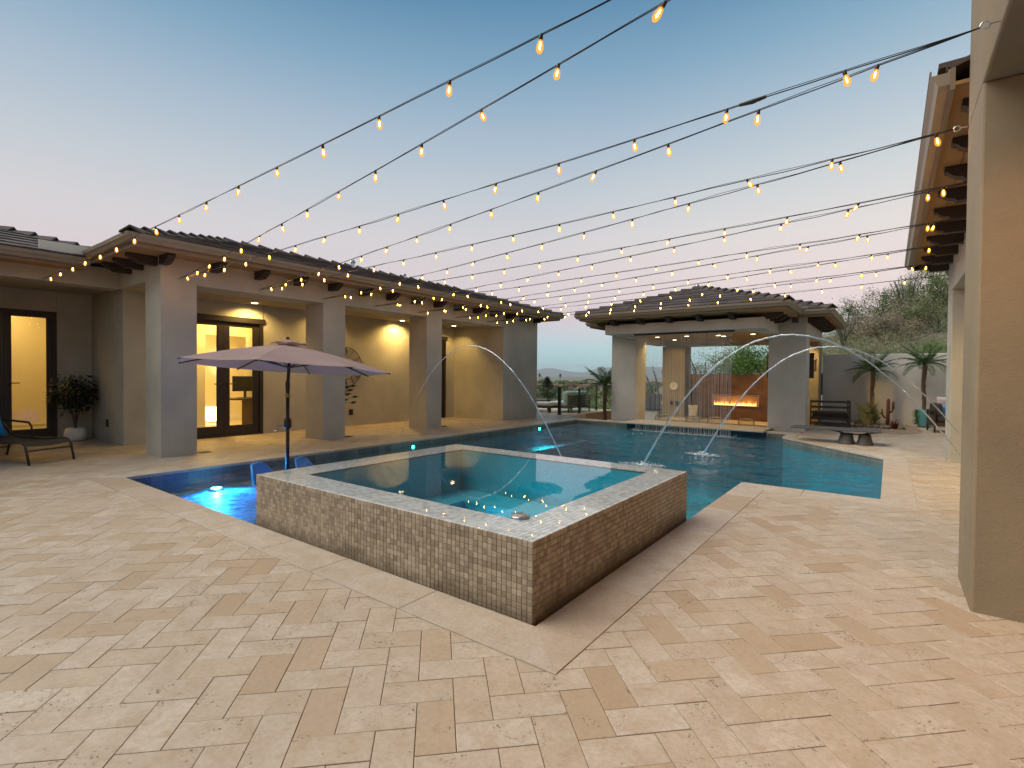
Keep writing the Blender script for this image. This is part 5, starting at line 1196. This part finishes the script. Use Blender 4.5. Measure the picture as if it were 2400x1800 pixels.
def potted_tree():
    p = thing('potted_ficus', 'dark leafy bush planted in the round white pot', 'potted plant', (-12.7, 2.86, .25)); b = MB(); tips = []
    for k in range(7):
        a = k*.9; q = [Vector((-12.7, 2.86, .24)), Vector((-12.7+.05*math.cos(a), 2.86+.04*math.sin(a), .50)), Vector((-12.7+.18*math.cos(a), 2.86+.17*math.sin(a), .82)), Vector((-12.7+.27*math.cos(a), 2.86+.26*math.sin(a), 1.1+.1*math.sin(k*2)))]
        b.tube(q, [.014, .011, .007, .003], 5)
    part('stems', b, M['bark'], p); b = MB(); n = 0
    while n < 1250:
        v = Vector((rs.normal()*.19, rs.normal()*.18, rs.normal()*.16+.92)); r_ = math.hypot(v.x, v.y)
        if r_ > .40 or v.z < .56 or v.z > 1.3: continue
        if v.z < .75 and r_ > .25: continue
        c = Vector((-12.7+v.x, min(3.14, 2.85+v.y), v.z)); c.x = max(c.x, -13.0)
        d = Vector((v.x+rs.normal()*.15, v.y+rs.normal()*.15, -.12+rs.normal()*.15)).normalized(); s2 = d.cross(Vector((0,0,1))).normalized(); l, w = rs.uniform(.06, .10), rs.uniform(.018, .028)
        b.add([c, c+d*l*.5+s2*w, c+d*l+Vector((0,0,-.012)), c+d*l*.5-s2*w], [(0,1,2,3)]); n += 1
    for k in range(40):   # drooping side branch to the left
        t_ = rs.rand(); c = Vector((-12.62, 2.62-t_*.14, .88-t_*.12+rs.normal()*.03)); d = Vector((rs.normal()*.4, -.8, -.3)).normalized(); s2 = d.cross(Vector((0,0,1))).normalized(); b.add([c, c+d*.04+s2*.02, c+d*.085, c+d*.04-s2*.02], [(0,1,2,3)])
    part('leaves', b, M['ficus'], p, stuff=True)
potted_tree()
wp = thing('white_round_pot', 'round white ceramic pot on the corner porch floor', 'plant pot', (-12.7, 2.86, 0))
part('body', MB().lathe([(.10, 0), (.155, .04), (.175, .11), (.172, .18), (.15, .24), (.135, .262), (.12, .255), (.125, .22)], 24, (-12.7, 2.86, 0)), M['whitepot'], wp, smooth=True); part('potting_soil', MB().lathe([(.128, .225), (.02, .235)], 14, (-12.7, 2.86, 0)), M['soil'], wp)
hp_ = thing('porch_plant', 'leafy plant peeking past the second column below the clock', 'potted plant', (-11.0, 7.55, 0))
part('pot', MB().lathe([(.10, 0), (.14, .3), (.15, .32), (.12, .31)], 16, (-11.0, 7.55, 0)), M['whitepot'], hp_); b = MB()
for k in range(9):
    a = R(-60+k*22); tip = Vector((-11.0+.10*math.sin(k), 7.55+.34*math.cos(a), .72+.22*math.sin(k*1.7)+.1)); b.tube([(-11, 7.55, .3), (-11, 7.55+.1*math.cos(a), .65), tuple(tip)], .005, 4); d = Vector((.1, math.cos(a), .1)).normalized(); s2 = Vector((0, -d.z, d.y))
    b.add([tip, tip+d*.1+s2*.035, tip+d*.22, tip+d*.1-s2*.035], [(0,1,2,3)])
part('leaves', b, M['ficus'], hp_)
# pavilion plants
def pot_plant(name, lab, x, y, prof, zpot, mat, kind):
    p = thing(name, lab, 'potted plant', (x, y, zpot)); part('pot', MB().lathe(prof, 20, (x, y, zpot)), mat, p, smooth=True); return p
pp_ = pot_plant('tall_potted_plant', 'dark cane plant in the tall white planter by the rear column', -5.25, 17.2, [(.09, 0), (.115, .08), (.145, .46), (.15, .475), (.13, .47)], -.065, M['whitepot'], 0); b = MB()
for k in range(10):
    a = k*.63; q = Vector((-5.25+.02*math.cos(a), 17.2+.02*math.sin(a), .4)); t2 = Vector((-5.25+.12*math.cos(a), 17.2+.12*math.sin(a), .75+.045*k)); b.tube([q, t2], .006, 4)
    for j in range(20):
        c = q.lerp(t2, .4+.6*j/9); az = rs.uniform(0, 6.28); d = Vector((math.cos(az), math.sin(az), rs.uniform(-.6, .3))).normalized(); s2 = d.cross(Vector((0,0,1))).normalized(); l = rs.uniform(.12, .24)
        b.add([c, c+d*l*.5+s2*.016, c+d*l, c+d*l*.5-s2*.016], [(0,1,2,3)])
part('leaves', b, M['ficus'], pp_, stuff=True)
def blades(b, c, n, L, w, up_=.6, curl=.5):
    for k in range(n):
        az = rs.uniform(0, 6.28); e = rs.uniform(.25, 1.0)*up_; d = Vector((math.cos(az), math.sin(az), 0)); s2 = Vector((-d.y, d.x, 0)); l = L*rs.uniform(.6, 1.1); c = Vector(c)
        pts = [c+d*l*t_*(.35+.65*t_)*(1.15-e)+Vector((0,0,1))*l*(e*t_*1.15-curl*t_*t_*(1.1-e)) for t_ in (0, .35, .7, 1)]
        v = []
        for i, p in enumerate(pts): ww = w*(1, .9, .6, .05)[i]; v += [p-s2*ww, p+s2*ww]
        b.add(v, [(0,2,3,1), (2,4,5,3), (4,6,7,5)])
sp_ = pot_plant('spider_plant', 'low arching striped plant behind the woven stools', -4.95, 16.75, [(.08, 0), (.1, .12), (.08, .12)], -.07, M['whitepot'], 0); b = MB(); blades(b, (-4.95, 16.75, .03), 90, .34, .012, .8, .7); part('leaves', b, M['green'], sp_, stuff=True)

# gravel bed and desert planting
gb = MB(); gp = [(-.95, 18.9), (-1.0, 17.4), (-.62, 16.5), (.0, 15.5), (.45, 15.75), (.75, 16.6), (.66, 17.6), (.45, 18.95)]
def smooth_poly(P_, it=3):
    for _ in range(it):
        Q = []
        for i in range(len(P_)):
            a, b_ = P_[i], P_[(i+1) % len(P_)]; Q += [(a[0]*.75+b_[0]*.25, a[1]*.75+b_[1]*.25), (a[0]*.25+b_[0]*.75, a[1]*.25+b_[1]*.75)]
        P_ = Q
    return P_
gp = smooth_poly(gp); gb.prism(gp[::-1] if area(gp) < 0 else gp, -.02, .008)
grv = top('gravel_bed', gb, M['gravel'], kind='structure'); grv['label'] = 'kidney shaped gravel bed before the garden wall'
def inside(x, y, P_):
    c = False
    for i in range(len(P_)):
        (x1, y1), (x2, y2) = P_[i], P_[(i+1) % len(P_)]
        if (y1 > y) != (y2 > y) and x < (x2-x1)*(y-y1)/(y2-y1)+x1: c = not c
    return c
b = MB(); n = 0
while n < 1800:
    x, y = rs.uniform(-1, .8), rs.uniform(15.5, 18.9)
    if not inside(x, y, gp): continue
    s_ = rs.uniform(.008, .018); b.add([(x-s_, y-s_*.6, .007), (x+s_, y-s_*.7, .007), (x+s_*.2, y+s_, .007), (x, y, .007+s_*.9)], [(0,1,3), (1,2,3), (2,0,3)]); n += 1
o = top('loose_gravel', b, M['gst'], kind='stuff'); o['label'] = 'loose tan gravel in the planting bed'
def rock(x, y, s_, lab):
    b = MB(); n = 10; v = []; f = []
    for i in range(6):
        ph = math.pi*i/5
        for j in range(n): th = 2*math.pi*j/n; k_ = 1+.28*mnoise.noise(Vector((x*3+math.cos(th)*1.4, y+math.sin(th)*1.4, ph*1.2))); v.append((x+s_*k_*math.sin(ph)*math.cos(th), y+s_*.7*k_*math.sin(ph)*math.sin(th), .01+s_*.3+s_*.5*k_*math.cos(ph)))
    for i in range(5):
        for j in range(n): j2 = (j+1) % n; f.append((i*n+j, i*n+j2, (i+1)*n+j2, (i+1)*n+j))
    top('rock', MB().add(v, f), M['rock'], lab, 'rock', group='rocks in the gravel bed', center=True)
for x, y, s_, l_ in ((-.28, 17.0, .11, 'pale rock in the gravel under the grass clump'), (-.08, 16.9, .13, 'largest grey rock left of the red agave'), (-.44, 17.05, .08, 'small rock by the prickly pear foot'), (.02, 17.2, .09, 'darker rock behind the red agave'), (-.66, 17.1, .10, 'yellowish rock left of the prickly pear')): rock(x, y, s_, l_)
ct = thing('cactus_sculpture', 'rust red metal cactus with raised arms', 'sculpture', (-.02, 17.8, 0))
part('stem', MB().tube([(-.02, 17.8, 0), (-.02, 17.8, .3), (-.015, 17.8, .74), (-.012, 17.8, .80)], [.05, .045, .042, .015], 9), M['rust'], ct, smooth=True)
part('arm', MB().tube([(-.02, 17.8, .40), (.07, 17.8, .43), (.095, 17.8, .50), (.10, 17.8, .68), (.10, 17.8, .73)], [.028, .028, .03, .03, .01], 8), M['rust'], ct, smooth=True)
part('arm', MB().tube([(-.02, 17.8, .24), (-.11, 17.8, .27), (-.15, 17.8, .36), (-.155, 17.8, .5)], [.024, .024, .024, .01], 8), M['rust'], ct, smooth=True)
pr_ = thing('prickly_pear', 'yellow green prickly pear cactus beside the slatted armchair', 'cactus', (-.6, 17.3, 0))
for (x, z, r_, ry) in ((-.62, .10, .11, .1), (-.60, .30, .11, -.2), (-.61, .49, .105, .3), (-.45, .29, .09, .5), (-.50, .13, .10, -.3), (-.47, .48, .07, .1), (-.70, .62, .05, 0), (-.70, .08, .09, .4), (-.40, .12, .08, .7)):
    v = [(x+r_*math.cos(a)*(.86 if math.sin(a) < 0 else 1), 17.3+ry*.2+.018*s2+r_*math.cos(a)*ry*.4, z+r_*1.1*math.sin(a)) for s2 in (-1, 1) for a in [i*math.pi/8 for i in range(16)]]
    part('pad', MB().add(v, [tuple(range(16)), tuple(range(31, 15, -1))]+[(i, 16+i, 16+(i+1) % 16, (i+1) % 16) for i in range(16)]), M['pad'], pr_)
gc = thing('grass_clump', 'straw coloured spiky clump at the foot of the palm', 'plant', (-.42, 18.2, 0)); b = MB(); blades(b, (-.42, 17.95, .02), 420, .80, .013, 1.0, .55); part('blades', b, M['yel'], gc, stuff=True)
b = MB(); blades(b, (-.34, 18.0, .02), 60, .5, .012, .9, .4); leaf_quads(b, [(-.33+rs.normal()*.09, 17.95+rs.normal()*.06, .30+rs.normal()*.13) for _ in range(150)], size=(.05, .035)); part('green_leaves', b, M['green'], gc, stuff=True)
ra_ = thing('red_agave', 'small red spiky agave at the front of the gravel bed', 'plant', (.14, 17.0, 0)); b = MB(); blades(b, (.14, 17.0, .01), 70, .36, .018, .8, .2); part('blades', b, M['redl'], ra_, stuff=True)
for x, y, l_ in ((-.20, 17.25, 'low green succulent between the rocks'), (.33, 17.05, 'low dark green succulent right of the red agave'), (.0, 17.4, 'green succulent behind the largest rock')):
    s_ = thing('succulent', l_, 'plant', (x, y, 0), group='succulents in the gravel bed'); b = MB(); blades(b, (x, y, .01), 30, .14, .014, .6, .2); part('leaves', b, M['green' if y > 17.2 else 'palm'], s_, stuff=True)

# garden wall
gw = thing('garden_wall', 'smooth taupe stucco garden wall at the foot of the hill', 'wall', (0, 19, 0))
part('wall', MB().box(-1.72, 6, 19.0, 19.25, -.6, 2.10), M['stw'], gw, bev=.015)

# ================================================================== terrace with glass rail and sofa
ter = [((-9.15, 15.12), (-9.0, 16.24)), ((-9.0, 16.24), (-9.41, 18.33))]
gr_ = thing('glass_railing', 'black posted glass railing on the far terrace', 'railing', (-9.1, 16, 0))
for (x, y, h_) in ((-9.15, 15.12, .96), (-9.22, 15.15, .98), (-9.02, 16.24, .92), (-9.40, 18.33, .98)): part('post', MB().box(x-.028, x+.028, y-.028, y+.028, 0, h_), M['black'], gr_); part('post_foot', MB().box(x-.055, x+.055, y-.055, y+.055, 0, .012), M['black'], gr_)
for (a, c) in (((-9.13, 15.16), (-9.03, 16.20)), ((-9.04, 16.28), (-9.38, 18.29))):
    part('glass_pane', MB().prism([(a[0]-.005, a[1]), (a[0]+.005, a[1]), (c[0]+.005, c[1]), (c[0]-.005, c[1])], .06, .90), M['railglass'], gr_)
sf = thing('outdoor_sofa', 'brown slatted outdoor sofa with cream cushions behind the glass', 'sofa', (-9.7, 16.9, 0))
for k in range(5): part('back_slat', MB().box(-9.40, -9.37, 16.10, 17.75, .20+k*.09, .20+k*.09+.07), M['wood'], sf)
for y in (16.12, 17.0, 17.72): part('leg', MB().box(-9.42, -9.36, y-.03, y+.03, 0, .64), M['wood'], sf)
for x, y in ((-10.2, 16.12), (-10.2, 17.72), (-10.6, 15.75), (-10.0, 15.75)): part('leg', MB().box(x-.035, x+.035, y-.035, y+.035, 0, .22), M['wood'], sf)
part('seat_frame', MB().box(-10.25, -9.42, 16.10, 17.75, .16, .24), M['wood'], sf); part('chaise_frame', MB().box(-10.65, -9.95, 15.70, 16.10, .16, .24), M['wood'], sf)
for k in range(2): part('seat_cushion', MB().box(-10.24, -9.45, 16.12+k*.82, 16.92+k*.82, .24, .40), M['cream'], sf, bev=.04); part('back_cushion', MB().box(-9.66, -9.42, 16.12+k*.82, 16.92+k*.82, .38, .78), M['cream'], sf, bev=.07)
part('chaise_cushion', MB().box(-10.65, -9.93, 15.68, 16.12, .24, .38), M['cream'], sf, bev=.05)
st_ = thing('side_table', 'dark outdoor dining table edge beside the house end', 'table', (-11.0, 16.3, 0)); part('table_top', MB().box(-12.2, -10.65, 15.8, 16.9, .38, .42), M['wood'], st_)
for x, y in ((-10.72, 15.88), (-10.72, 16.82)): part('leg', MB().box(x-.03, x+.03, y-.03, y+.03, 0, .38), M['wood'], st_)
bw = thing('teal_bowl', 'small teal bowl of greens on the terrace table', 'bowl', (-10.85, 16.0, .42)); part('bowl', MB().lathe([(.05, 0), (.12, .06), (.11, .07)], 14, (-10.85, 16.0, .42)), M['tealpot'], bw)
rtw = thing('retaining_wall', 'low sand coloured retaining wall below the terrace', 'wall', (-8.3, 16.5, 0))
part('wall', MB().prism([(-8.84, 14.78), (-8.62, 14.78), (-9.15, 18.6), (-9.4, 18.6)][::1], -.9, -.01), M['cop'], rtw, bev=.01); part('wall', MB().box(-8.6, -7.2, 16.0, 16.2, -.9, -.16), M['cop'], rtw, bev=.01)
# left side terrace kitchen beyond the pavilion opening
kt = thing('grill_island', 'grey masonry grill island seen through the pavilion', 'grill island', (-8.0, 20.2, -.3))
part('counter', MB().box(-9.2, -7.5, 20.0, 20.8, -.9, .0), M['st2'], kt); part('countertop', MB().box(-9.25, -7.45, 19.95, 20.85, .0, .05), M['black'], kt); part('back_panel', MB().box(-8.5, -7.2, 20.85, 21.0, -.9, .62), M['concr'], kt)
life = thing('life_ring', 'white ring hung on the grey panel behind the pavilion', 'life ring', (-7.35, 20.8, .3)); part('ring', MB().tube([(-7.42+.18*math.cos(i*math.pi/10), 20.80, .26+.18*math.sin(i*math.pi/10)) for i in range(21)], .05, 8), M['trim'], life, smooth=True)

# ================================================================== desert vegetation
def scrub(b, c, s_, n, blade=True, leaf=.06, dense=1.0):
    """twiggy dome: leaves on the shell of several lobes"""
    c = Vector(c); lobes = [(c+Vector((rs.normal()*s_*.45, rs.normal()*s_*.45, s_*rs.uniform(.25, .6))), s_*rs.uniform(.35, .6)) for _ in range(5)]
    for _ in range(n):
        lc, lr = lobes[rs.randint(5)]; d = Vector((rs.normal(), rs.normal(), rs.normal()*.8)).normalized(); p = lc+d*lr*(rs.rand()**.35)
        if p.z < c.z-.05: p.z = c.z+rs.rand()*.1
        if blade: 
            d2 = (d+Vector((rs.normal()*.4, rs.normal()*.4, .5))).normalized(); s2 = d2.cross(Vector((rs.normal(), rs.normal(), rs.normal()))).normalized(); l = leaf*rs.uniform(.8, 2.2); w = leaf*.16
            b.add([p-s2*w, p+s2*w, p+d2*l], [(0,1,2)])
        else:
            s2 = d.cross(Vector((rs.normal(), rs.normal(), rs.normal()))).normalized(); d2 = s2.cross(d); l = leaf*rs.uniform(.6, 1.3)
            b.add([p-s2*l*.5, p+d2*l*.3, p+s2*l*.5, p-d2*l*.3], [(0,1,2,3)])
def hxy(r_, az): return (r_*math.sin(R(az)), r_*math.cos(R(az)), hillz(r_, az))
cols = {'sage': MB(), 'dry': MB(), 'olive': MB(), 'green': MB()}
for _ in range(620):
    r_ = 19.9+26*rs.rand()**.75; az = rs.uniform(-19, 11)
    if az > 6 and r_ > 24: continue
    x, y, z = hxy(r_, az); nz = mnoise.noise(Vector((x*.35, y*.35, 1)))
    key = 'sage' if nz > .12 else ('dry' if nz > -.12 else 'olive')
    if rs.rand() < .2: key = ['sage', 'dry', 'olive'][rs.randint(3)]
    if 0 < az < 6 and r_ < 24: key = 'green' if rs.rand() < .7 else 'sage'
    s_ = rs.uniform(.35, .8)*(1+.012*(r_-20)); scrub(cols[key], (x, y, z-.05), s_, int(150), True, .075)
for k, (nm, lb) in {'sage': ('sage_scrub', 'grey green sage scrub covering the hillside'), 'dry': ('dry_brush', 'dry pinkish brush covering the hillside'), 'olive': ('creosote_scrub', 'olive creosote scrub covering the hillside'), 'green': ('green_groundcover', 'bright green brush behind the potted palm')}.items():
    o = top(nm, cols[k], M[k], kind='stuff'); o['label'] = lb
def desert_tree(name, lab, x, y, z, H_, spread, mat, nl, leaf, nb=7, bare=False, group=None, cat='tree', zc=None):
    t_ = thing(name, lab, cat, (x, y, z), group=group); b = MB(); ends = []
    def grow(p, d, l, r_, lev):
        pts = [p]; 
        for i in range(4): d = (d+Vector((rs.normal()*.16, rs.normal()*.16, rs.normal()*.1+.03))).normalized(); p = p+d*l/4; pts.append(p)
        b.tube(pts, [r_*(1-.55*i/4) for i in range(5)], 5)
        if lev > 0:
            for k in range(3 if lev > 1 else 3):
                grow(pts[rs.randint(2, 5)], (d+Vector((rs.normal()*.6, rs.normal()*.6, rs.normal()*.35+.1))).normalized(), l*.62, r_*.45, lev-1)
        else: ends.append(pts)
    for k in range(nb):
        a = 2*math.pi*k/nb+rs.uniform(-.3, .3); grow(Vector((x, y, z)), Vector((math.cos(a)*spread, math.sin(a)*spread, 1)).normalized(), H_*.55, .035*H_/3, 2)
    part('branches', b, M['stem'] if bare else M['bark'], t_)
    b = MB()
    for _ in range(nl):
        e = ends[rs.randint(len(ends))]; p = e[rs.randint(1, 5)]+Vector((rs.normal(), rs.normal(), rs.normal()))*H_*.055
        d = Vector((rs.normal(), rs.normal(), rs.normal()*.6)).normalized(); s2 = d.cross(Vector((rs.normal(), rs.normal(), rs.normal()))).normalized(); l = leaf*rs.uniform(.6, 1.4)
        b.add([p-d*l*.5, p+s2*l*.22, p+d*l*.5, p-s2*l*.22], [(0,1,2,3)])
    if nl: part('foliage', b, mat, t_, stuff=True)
    return t_
desert_tree('palo_verde_tree', 'lush bright green tree behind the fireplace wall', -4.6, 24, -.1, 3.5, .75, M['green'], 9000, .10, 9)
desert_tree('palo_verde_tree', 'grey green airy tree left of the bright green one', -6.0, 26.5, .0, 3.0, .6, M['sage'], 3500, .08, 7)
T = [(-.6, 36, 2.6, 'olive', 'olive shrub tree low on the skyline of the hill'), (-1.9, 38, 2.2, 'olive', 'leftmost round olive shrub on the hill skyline'), (.2, 40, 2.5, 'olive', 'tall twiggy tree on the upper hill skyline'), (2.6, 41, 2.9, 'sage', 'grey green tree near the ocotillo on the hill'), (4.6, 42, 2.9, 'olive', 'dense olive tree at the top right of the hill'), (-3.0, 35, 2.0, 'dry', 'brown brush tree above the pavilion eave'), (6.0, 40, 3.0, 'olive', 'high olive tree next to the right house'), (1.2, 32, 2.2, 'dry', 'dry brown shrub midway up the hill'), (-.4, 29, 1.8, 'dry', 'pinkish dry shrub above the garden wall'), (3.2, 30, 2.0, 'sage', 'sage green shrub midway up the right slope'), (4.5, 34, 2.6, 'olive', 'round olive shrub on the upper right slope'), (2.2, 35.5, 2.4, 'olive', 'dark olive shrub below the ocotillo')]
for az, r_, H_, mt, lab in T:
    x, y, z = hxy(r_, az); desert_tree('hillside_tree', lab, x, y, z-.1, H_, .85, M[mt], 3800, .085, 7, group='shrubby trees on the hillside')
def ocotillo(x, y, z, H_, n, lab, lean=.5):
    o = thing('ocotillo', lab, 'cactus', (x, y, z), group='ocotillos')
    for k in range(n):
        a = 2*math.pi*k/n+rs.uniform(-.2, .2); l = H_*rs.uniform(.75, 1.1); pts = []; s_ = lean*rs.uniform(.5, 1.1)
        for i in range(8): t_ = i/7; pts.append((x+math.cos(a)*s_*l*(t_**1.3)*.8+.03*math.sin(i*2+k), y+math.sin(a)*s_*l*(t_**1.3)*.8, z+l*t_*(1-.12*s_*t_)))
        part('stem', MB().tube(pts, [.04*(1-.75*i/7)+.006*(i % 2) for i in range(8)], 5), M['stem'], o)
x, y, z = hxy(33, 1.0); ocotillo(x, y, z+.5, 2.5, 15, 'tall bare ocotillo standing out against the sky on the hill', .55)
x, y, z = hxy(30, -3.6); ocotillo(x, y, z+.2, 2.4, 7, 'small bare ocotillo just above the pavilion eave', .5)
ocotillo(-5.95, 21.6, -.3, 3.0, 14, 'ocotillo with many arching stems seen through the pavilion', .75)
ocotillo(-7.95, 21.8, -.7, 2.6, 12, 'ocotillo seen through the left opening of the pavilion', .6)
# bushes below the terrace
b1, b2, b3 = MB(), MB(), MB()
for _ in range(230):
    r_ = rs.uniform(21, 58); az = rs.uniform(-44, -15); x, y = r_*math.sin(R(az)), r_*math.cos(R(az)); z = terr(x, y); key = rs.rand()
    if az > -24 and r_ < 24: continue
    s_ = rs.uniform(.5, 1.2)*(1+.01*(r_-20)); scrub((b1 if key < .45 else (b2 if key < .75 else b3)), (x, y, z), s_, 150, False, .16 if r_ > 30 else .11)
for nm, bb, mt, lb in (('green_brush', b1, 'green', 'green desert brush below the terrace'), ('sage_brush', b2, 'sage', 'sage brush below the terrace'), ('olive_brush', b3, 'olive', 'olive brush below the terrace')):
    o = top(nm, bb, M[mt], kind='stuff'); o['label'] = lb
for (px, py, pz, H_, lab) in ((-18.9, 29.5, -2.2, 3.3, 'dense dark green pine beyond the end of the house'),):
    t_ = thing('pine_tree', lab, 'tree', (px, py, pz)); part('trunk', MB().tube([(px, py, pz), (px, py, pz+H_*.95)], [.09, .02], 7), M['bark'], t_); b = MB()
    for _ in range(9500):
        u = rs.rand()**.8; z = pz+.15+u*H_*.98; rmax = (1-u)**.6*1.65*(1+.25*math.sin(u*19)); a = rs.uniform(0, 6.28); r_ = rmax*rs.rand()**.4; p = Vector((px+r_*math.cos(a), py+r_*math.sin(a), z+rs.normal()*.06)); d = Vector((math.cos(a), math.sin(a), .3+rs.normal()*.3)).normalized(); s2 = d.cross(Vector((0,0,1))).normalized()
        b.add([p-s2*.02, p+s2*.02, p+d*.13], [(0,1,2)])
    part('foliage', b, M['pine'], t_, stuff=True)
# town on the ridge
hs = []
for k in range(15):
    az = -39+k*1.35+rs.uniform(-.3, .3); r_ = rs.uniform(150, 270); x, y = r_*math.sin(R(az)), r_*math.cos(R(az)); z = terr(x, y)-.2; w, d_, h_ = rs.uniform(4, 7.5), rs.uniform(4, 7), rs.uniform(1.3, 2.0)
    h = thing('hill_house', NAMES[k].replace('highest', 'first')+' from the left of the tiny tan houses on the far ridge', 'house', (x, y, z), group='tiny houses on the far ridge')
    part('wall', MB().box(x-w/2, x+w/2, y-d_/2, y+d_/2, z, z+h_), M['house'], h); part('roof', MB().box(x-w/2-.3, x+w/2+.3, y-d_/2-.3, y+d_/2+.3, z+h_, z+h_+.3), M['houseroof'], h)
    for j in range(3): part('window', MB().box(x-w/2+1+j*w/3.3, x-w/2+2.2+j*w/3.3, y-d_/2-.05, y-d_/2, z+.6, z+1.5), M['black'], h)
b = MB()
for k in range(190):
    az = rs.uniform(-42, -14); r_ = rs.uniform(95, 330); x, y = r_*math.sin(R(az)), r_*math.cos(R(az)); scrub(b, (x, y, terr(x, y)), rs.uniform(1.2, 2.6), 70, False, .9)
o = top('ridge_trees', b, M['olive'], kind='stuff'); o['label'] = 'dark round trees scattered over the far ridge'
for k, az in enumerate((-31.2, -33.5)):
    r_ = 240; x, y = r_*math.sin(R(az)), r_*math.cos(R(az)); z = terr(x, y); p = thing('fan_palm', ['right one of two', 'left one of two'][k]+' thin distant fan palms on the ridge skyline', 'palm tree', (x, y, z), group='distant fan palms')
    part('trunk', MB().tube([(x, y, z), (x, y, z+4.2)], .09, 6), M['bark'], p); b = MB(); blades(b, (x, y, z+4.1), 70, 1.9, .22, .9, .6); part('crown', b, M['olive'], p, stuff=True)

# ------------------------------------------------------------------ evening haze
t = NT('evening_haze'); pv_ = t.n('ShaderNodeVolumePrincipled'); pv_.inputs['Density'].default_value = 1.1e-4; pv_.inputs['Color'].default_value = (.80, .94, 1, 1); pv_.inputs['Anisotropy'].default_value = 0
t.l(pv_.outputs[0], t.out.inputs['Volume'])
lo_z = min(v[2] for v in g.v)-1; hi_z = max(v[2] for v in g.v)+5
o = top('haze', MB().box(-12600, 12600, -12600, 12600, lo_z, hi_z), t.mat, kind='stuff'); o['label'] = 'thin blue evening haze over the valley'
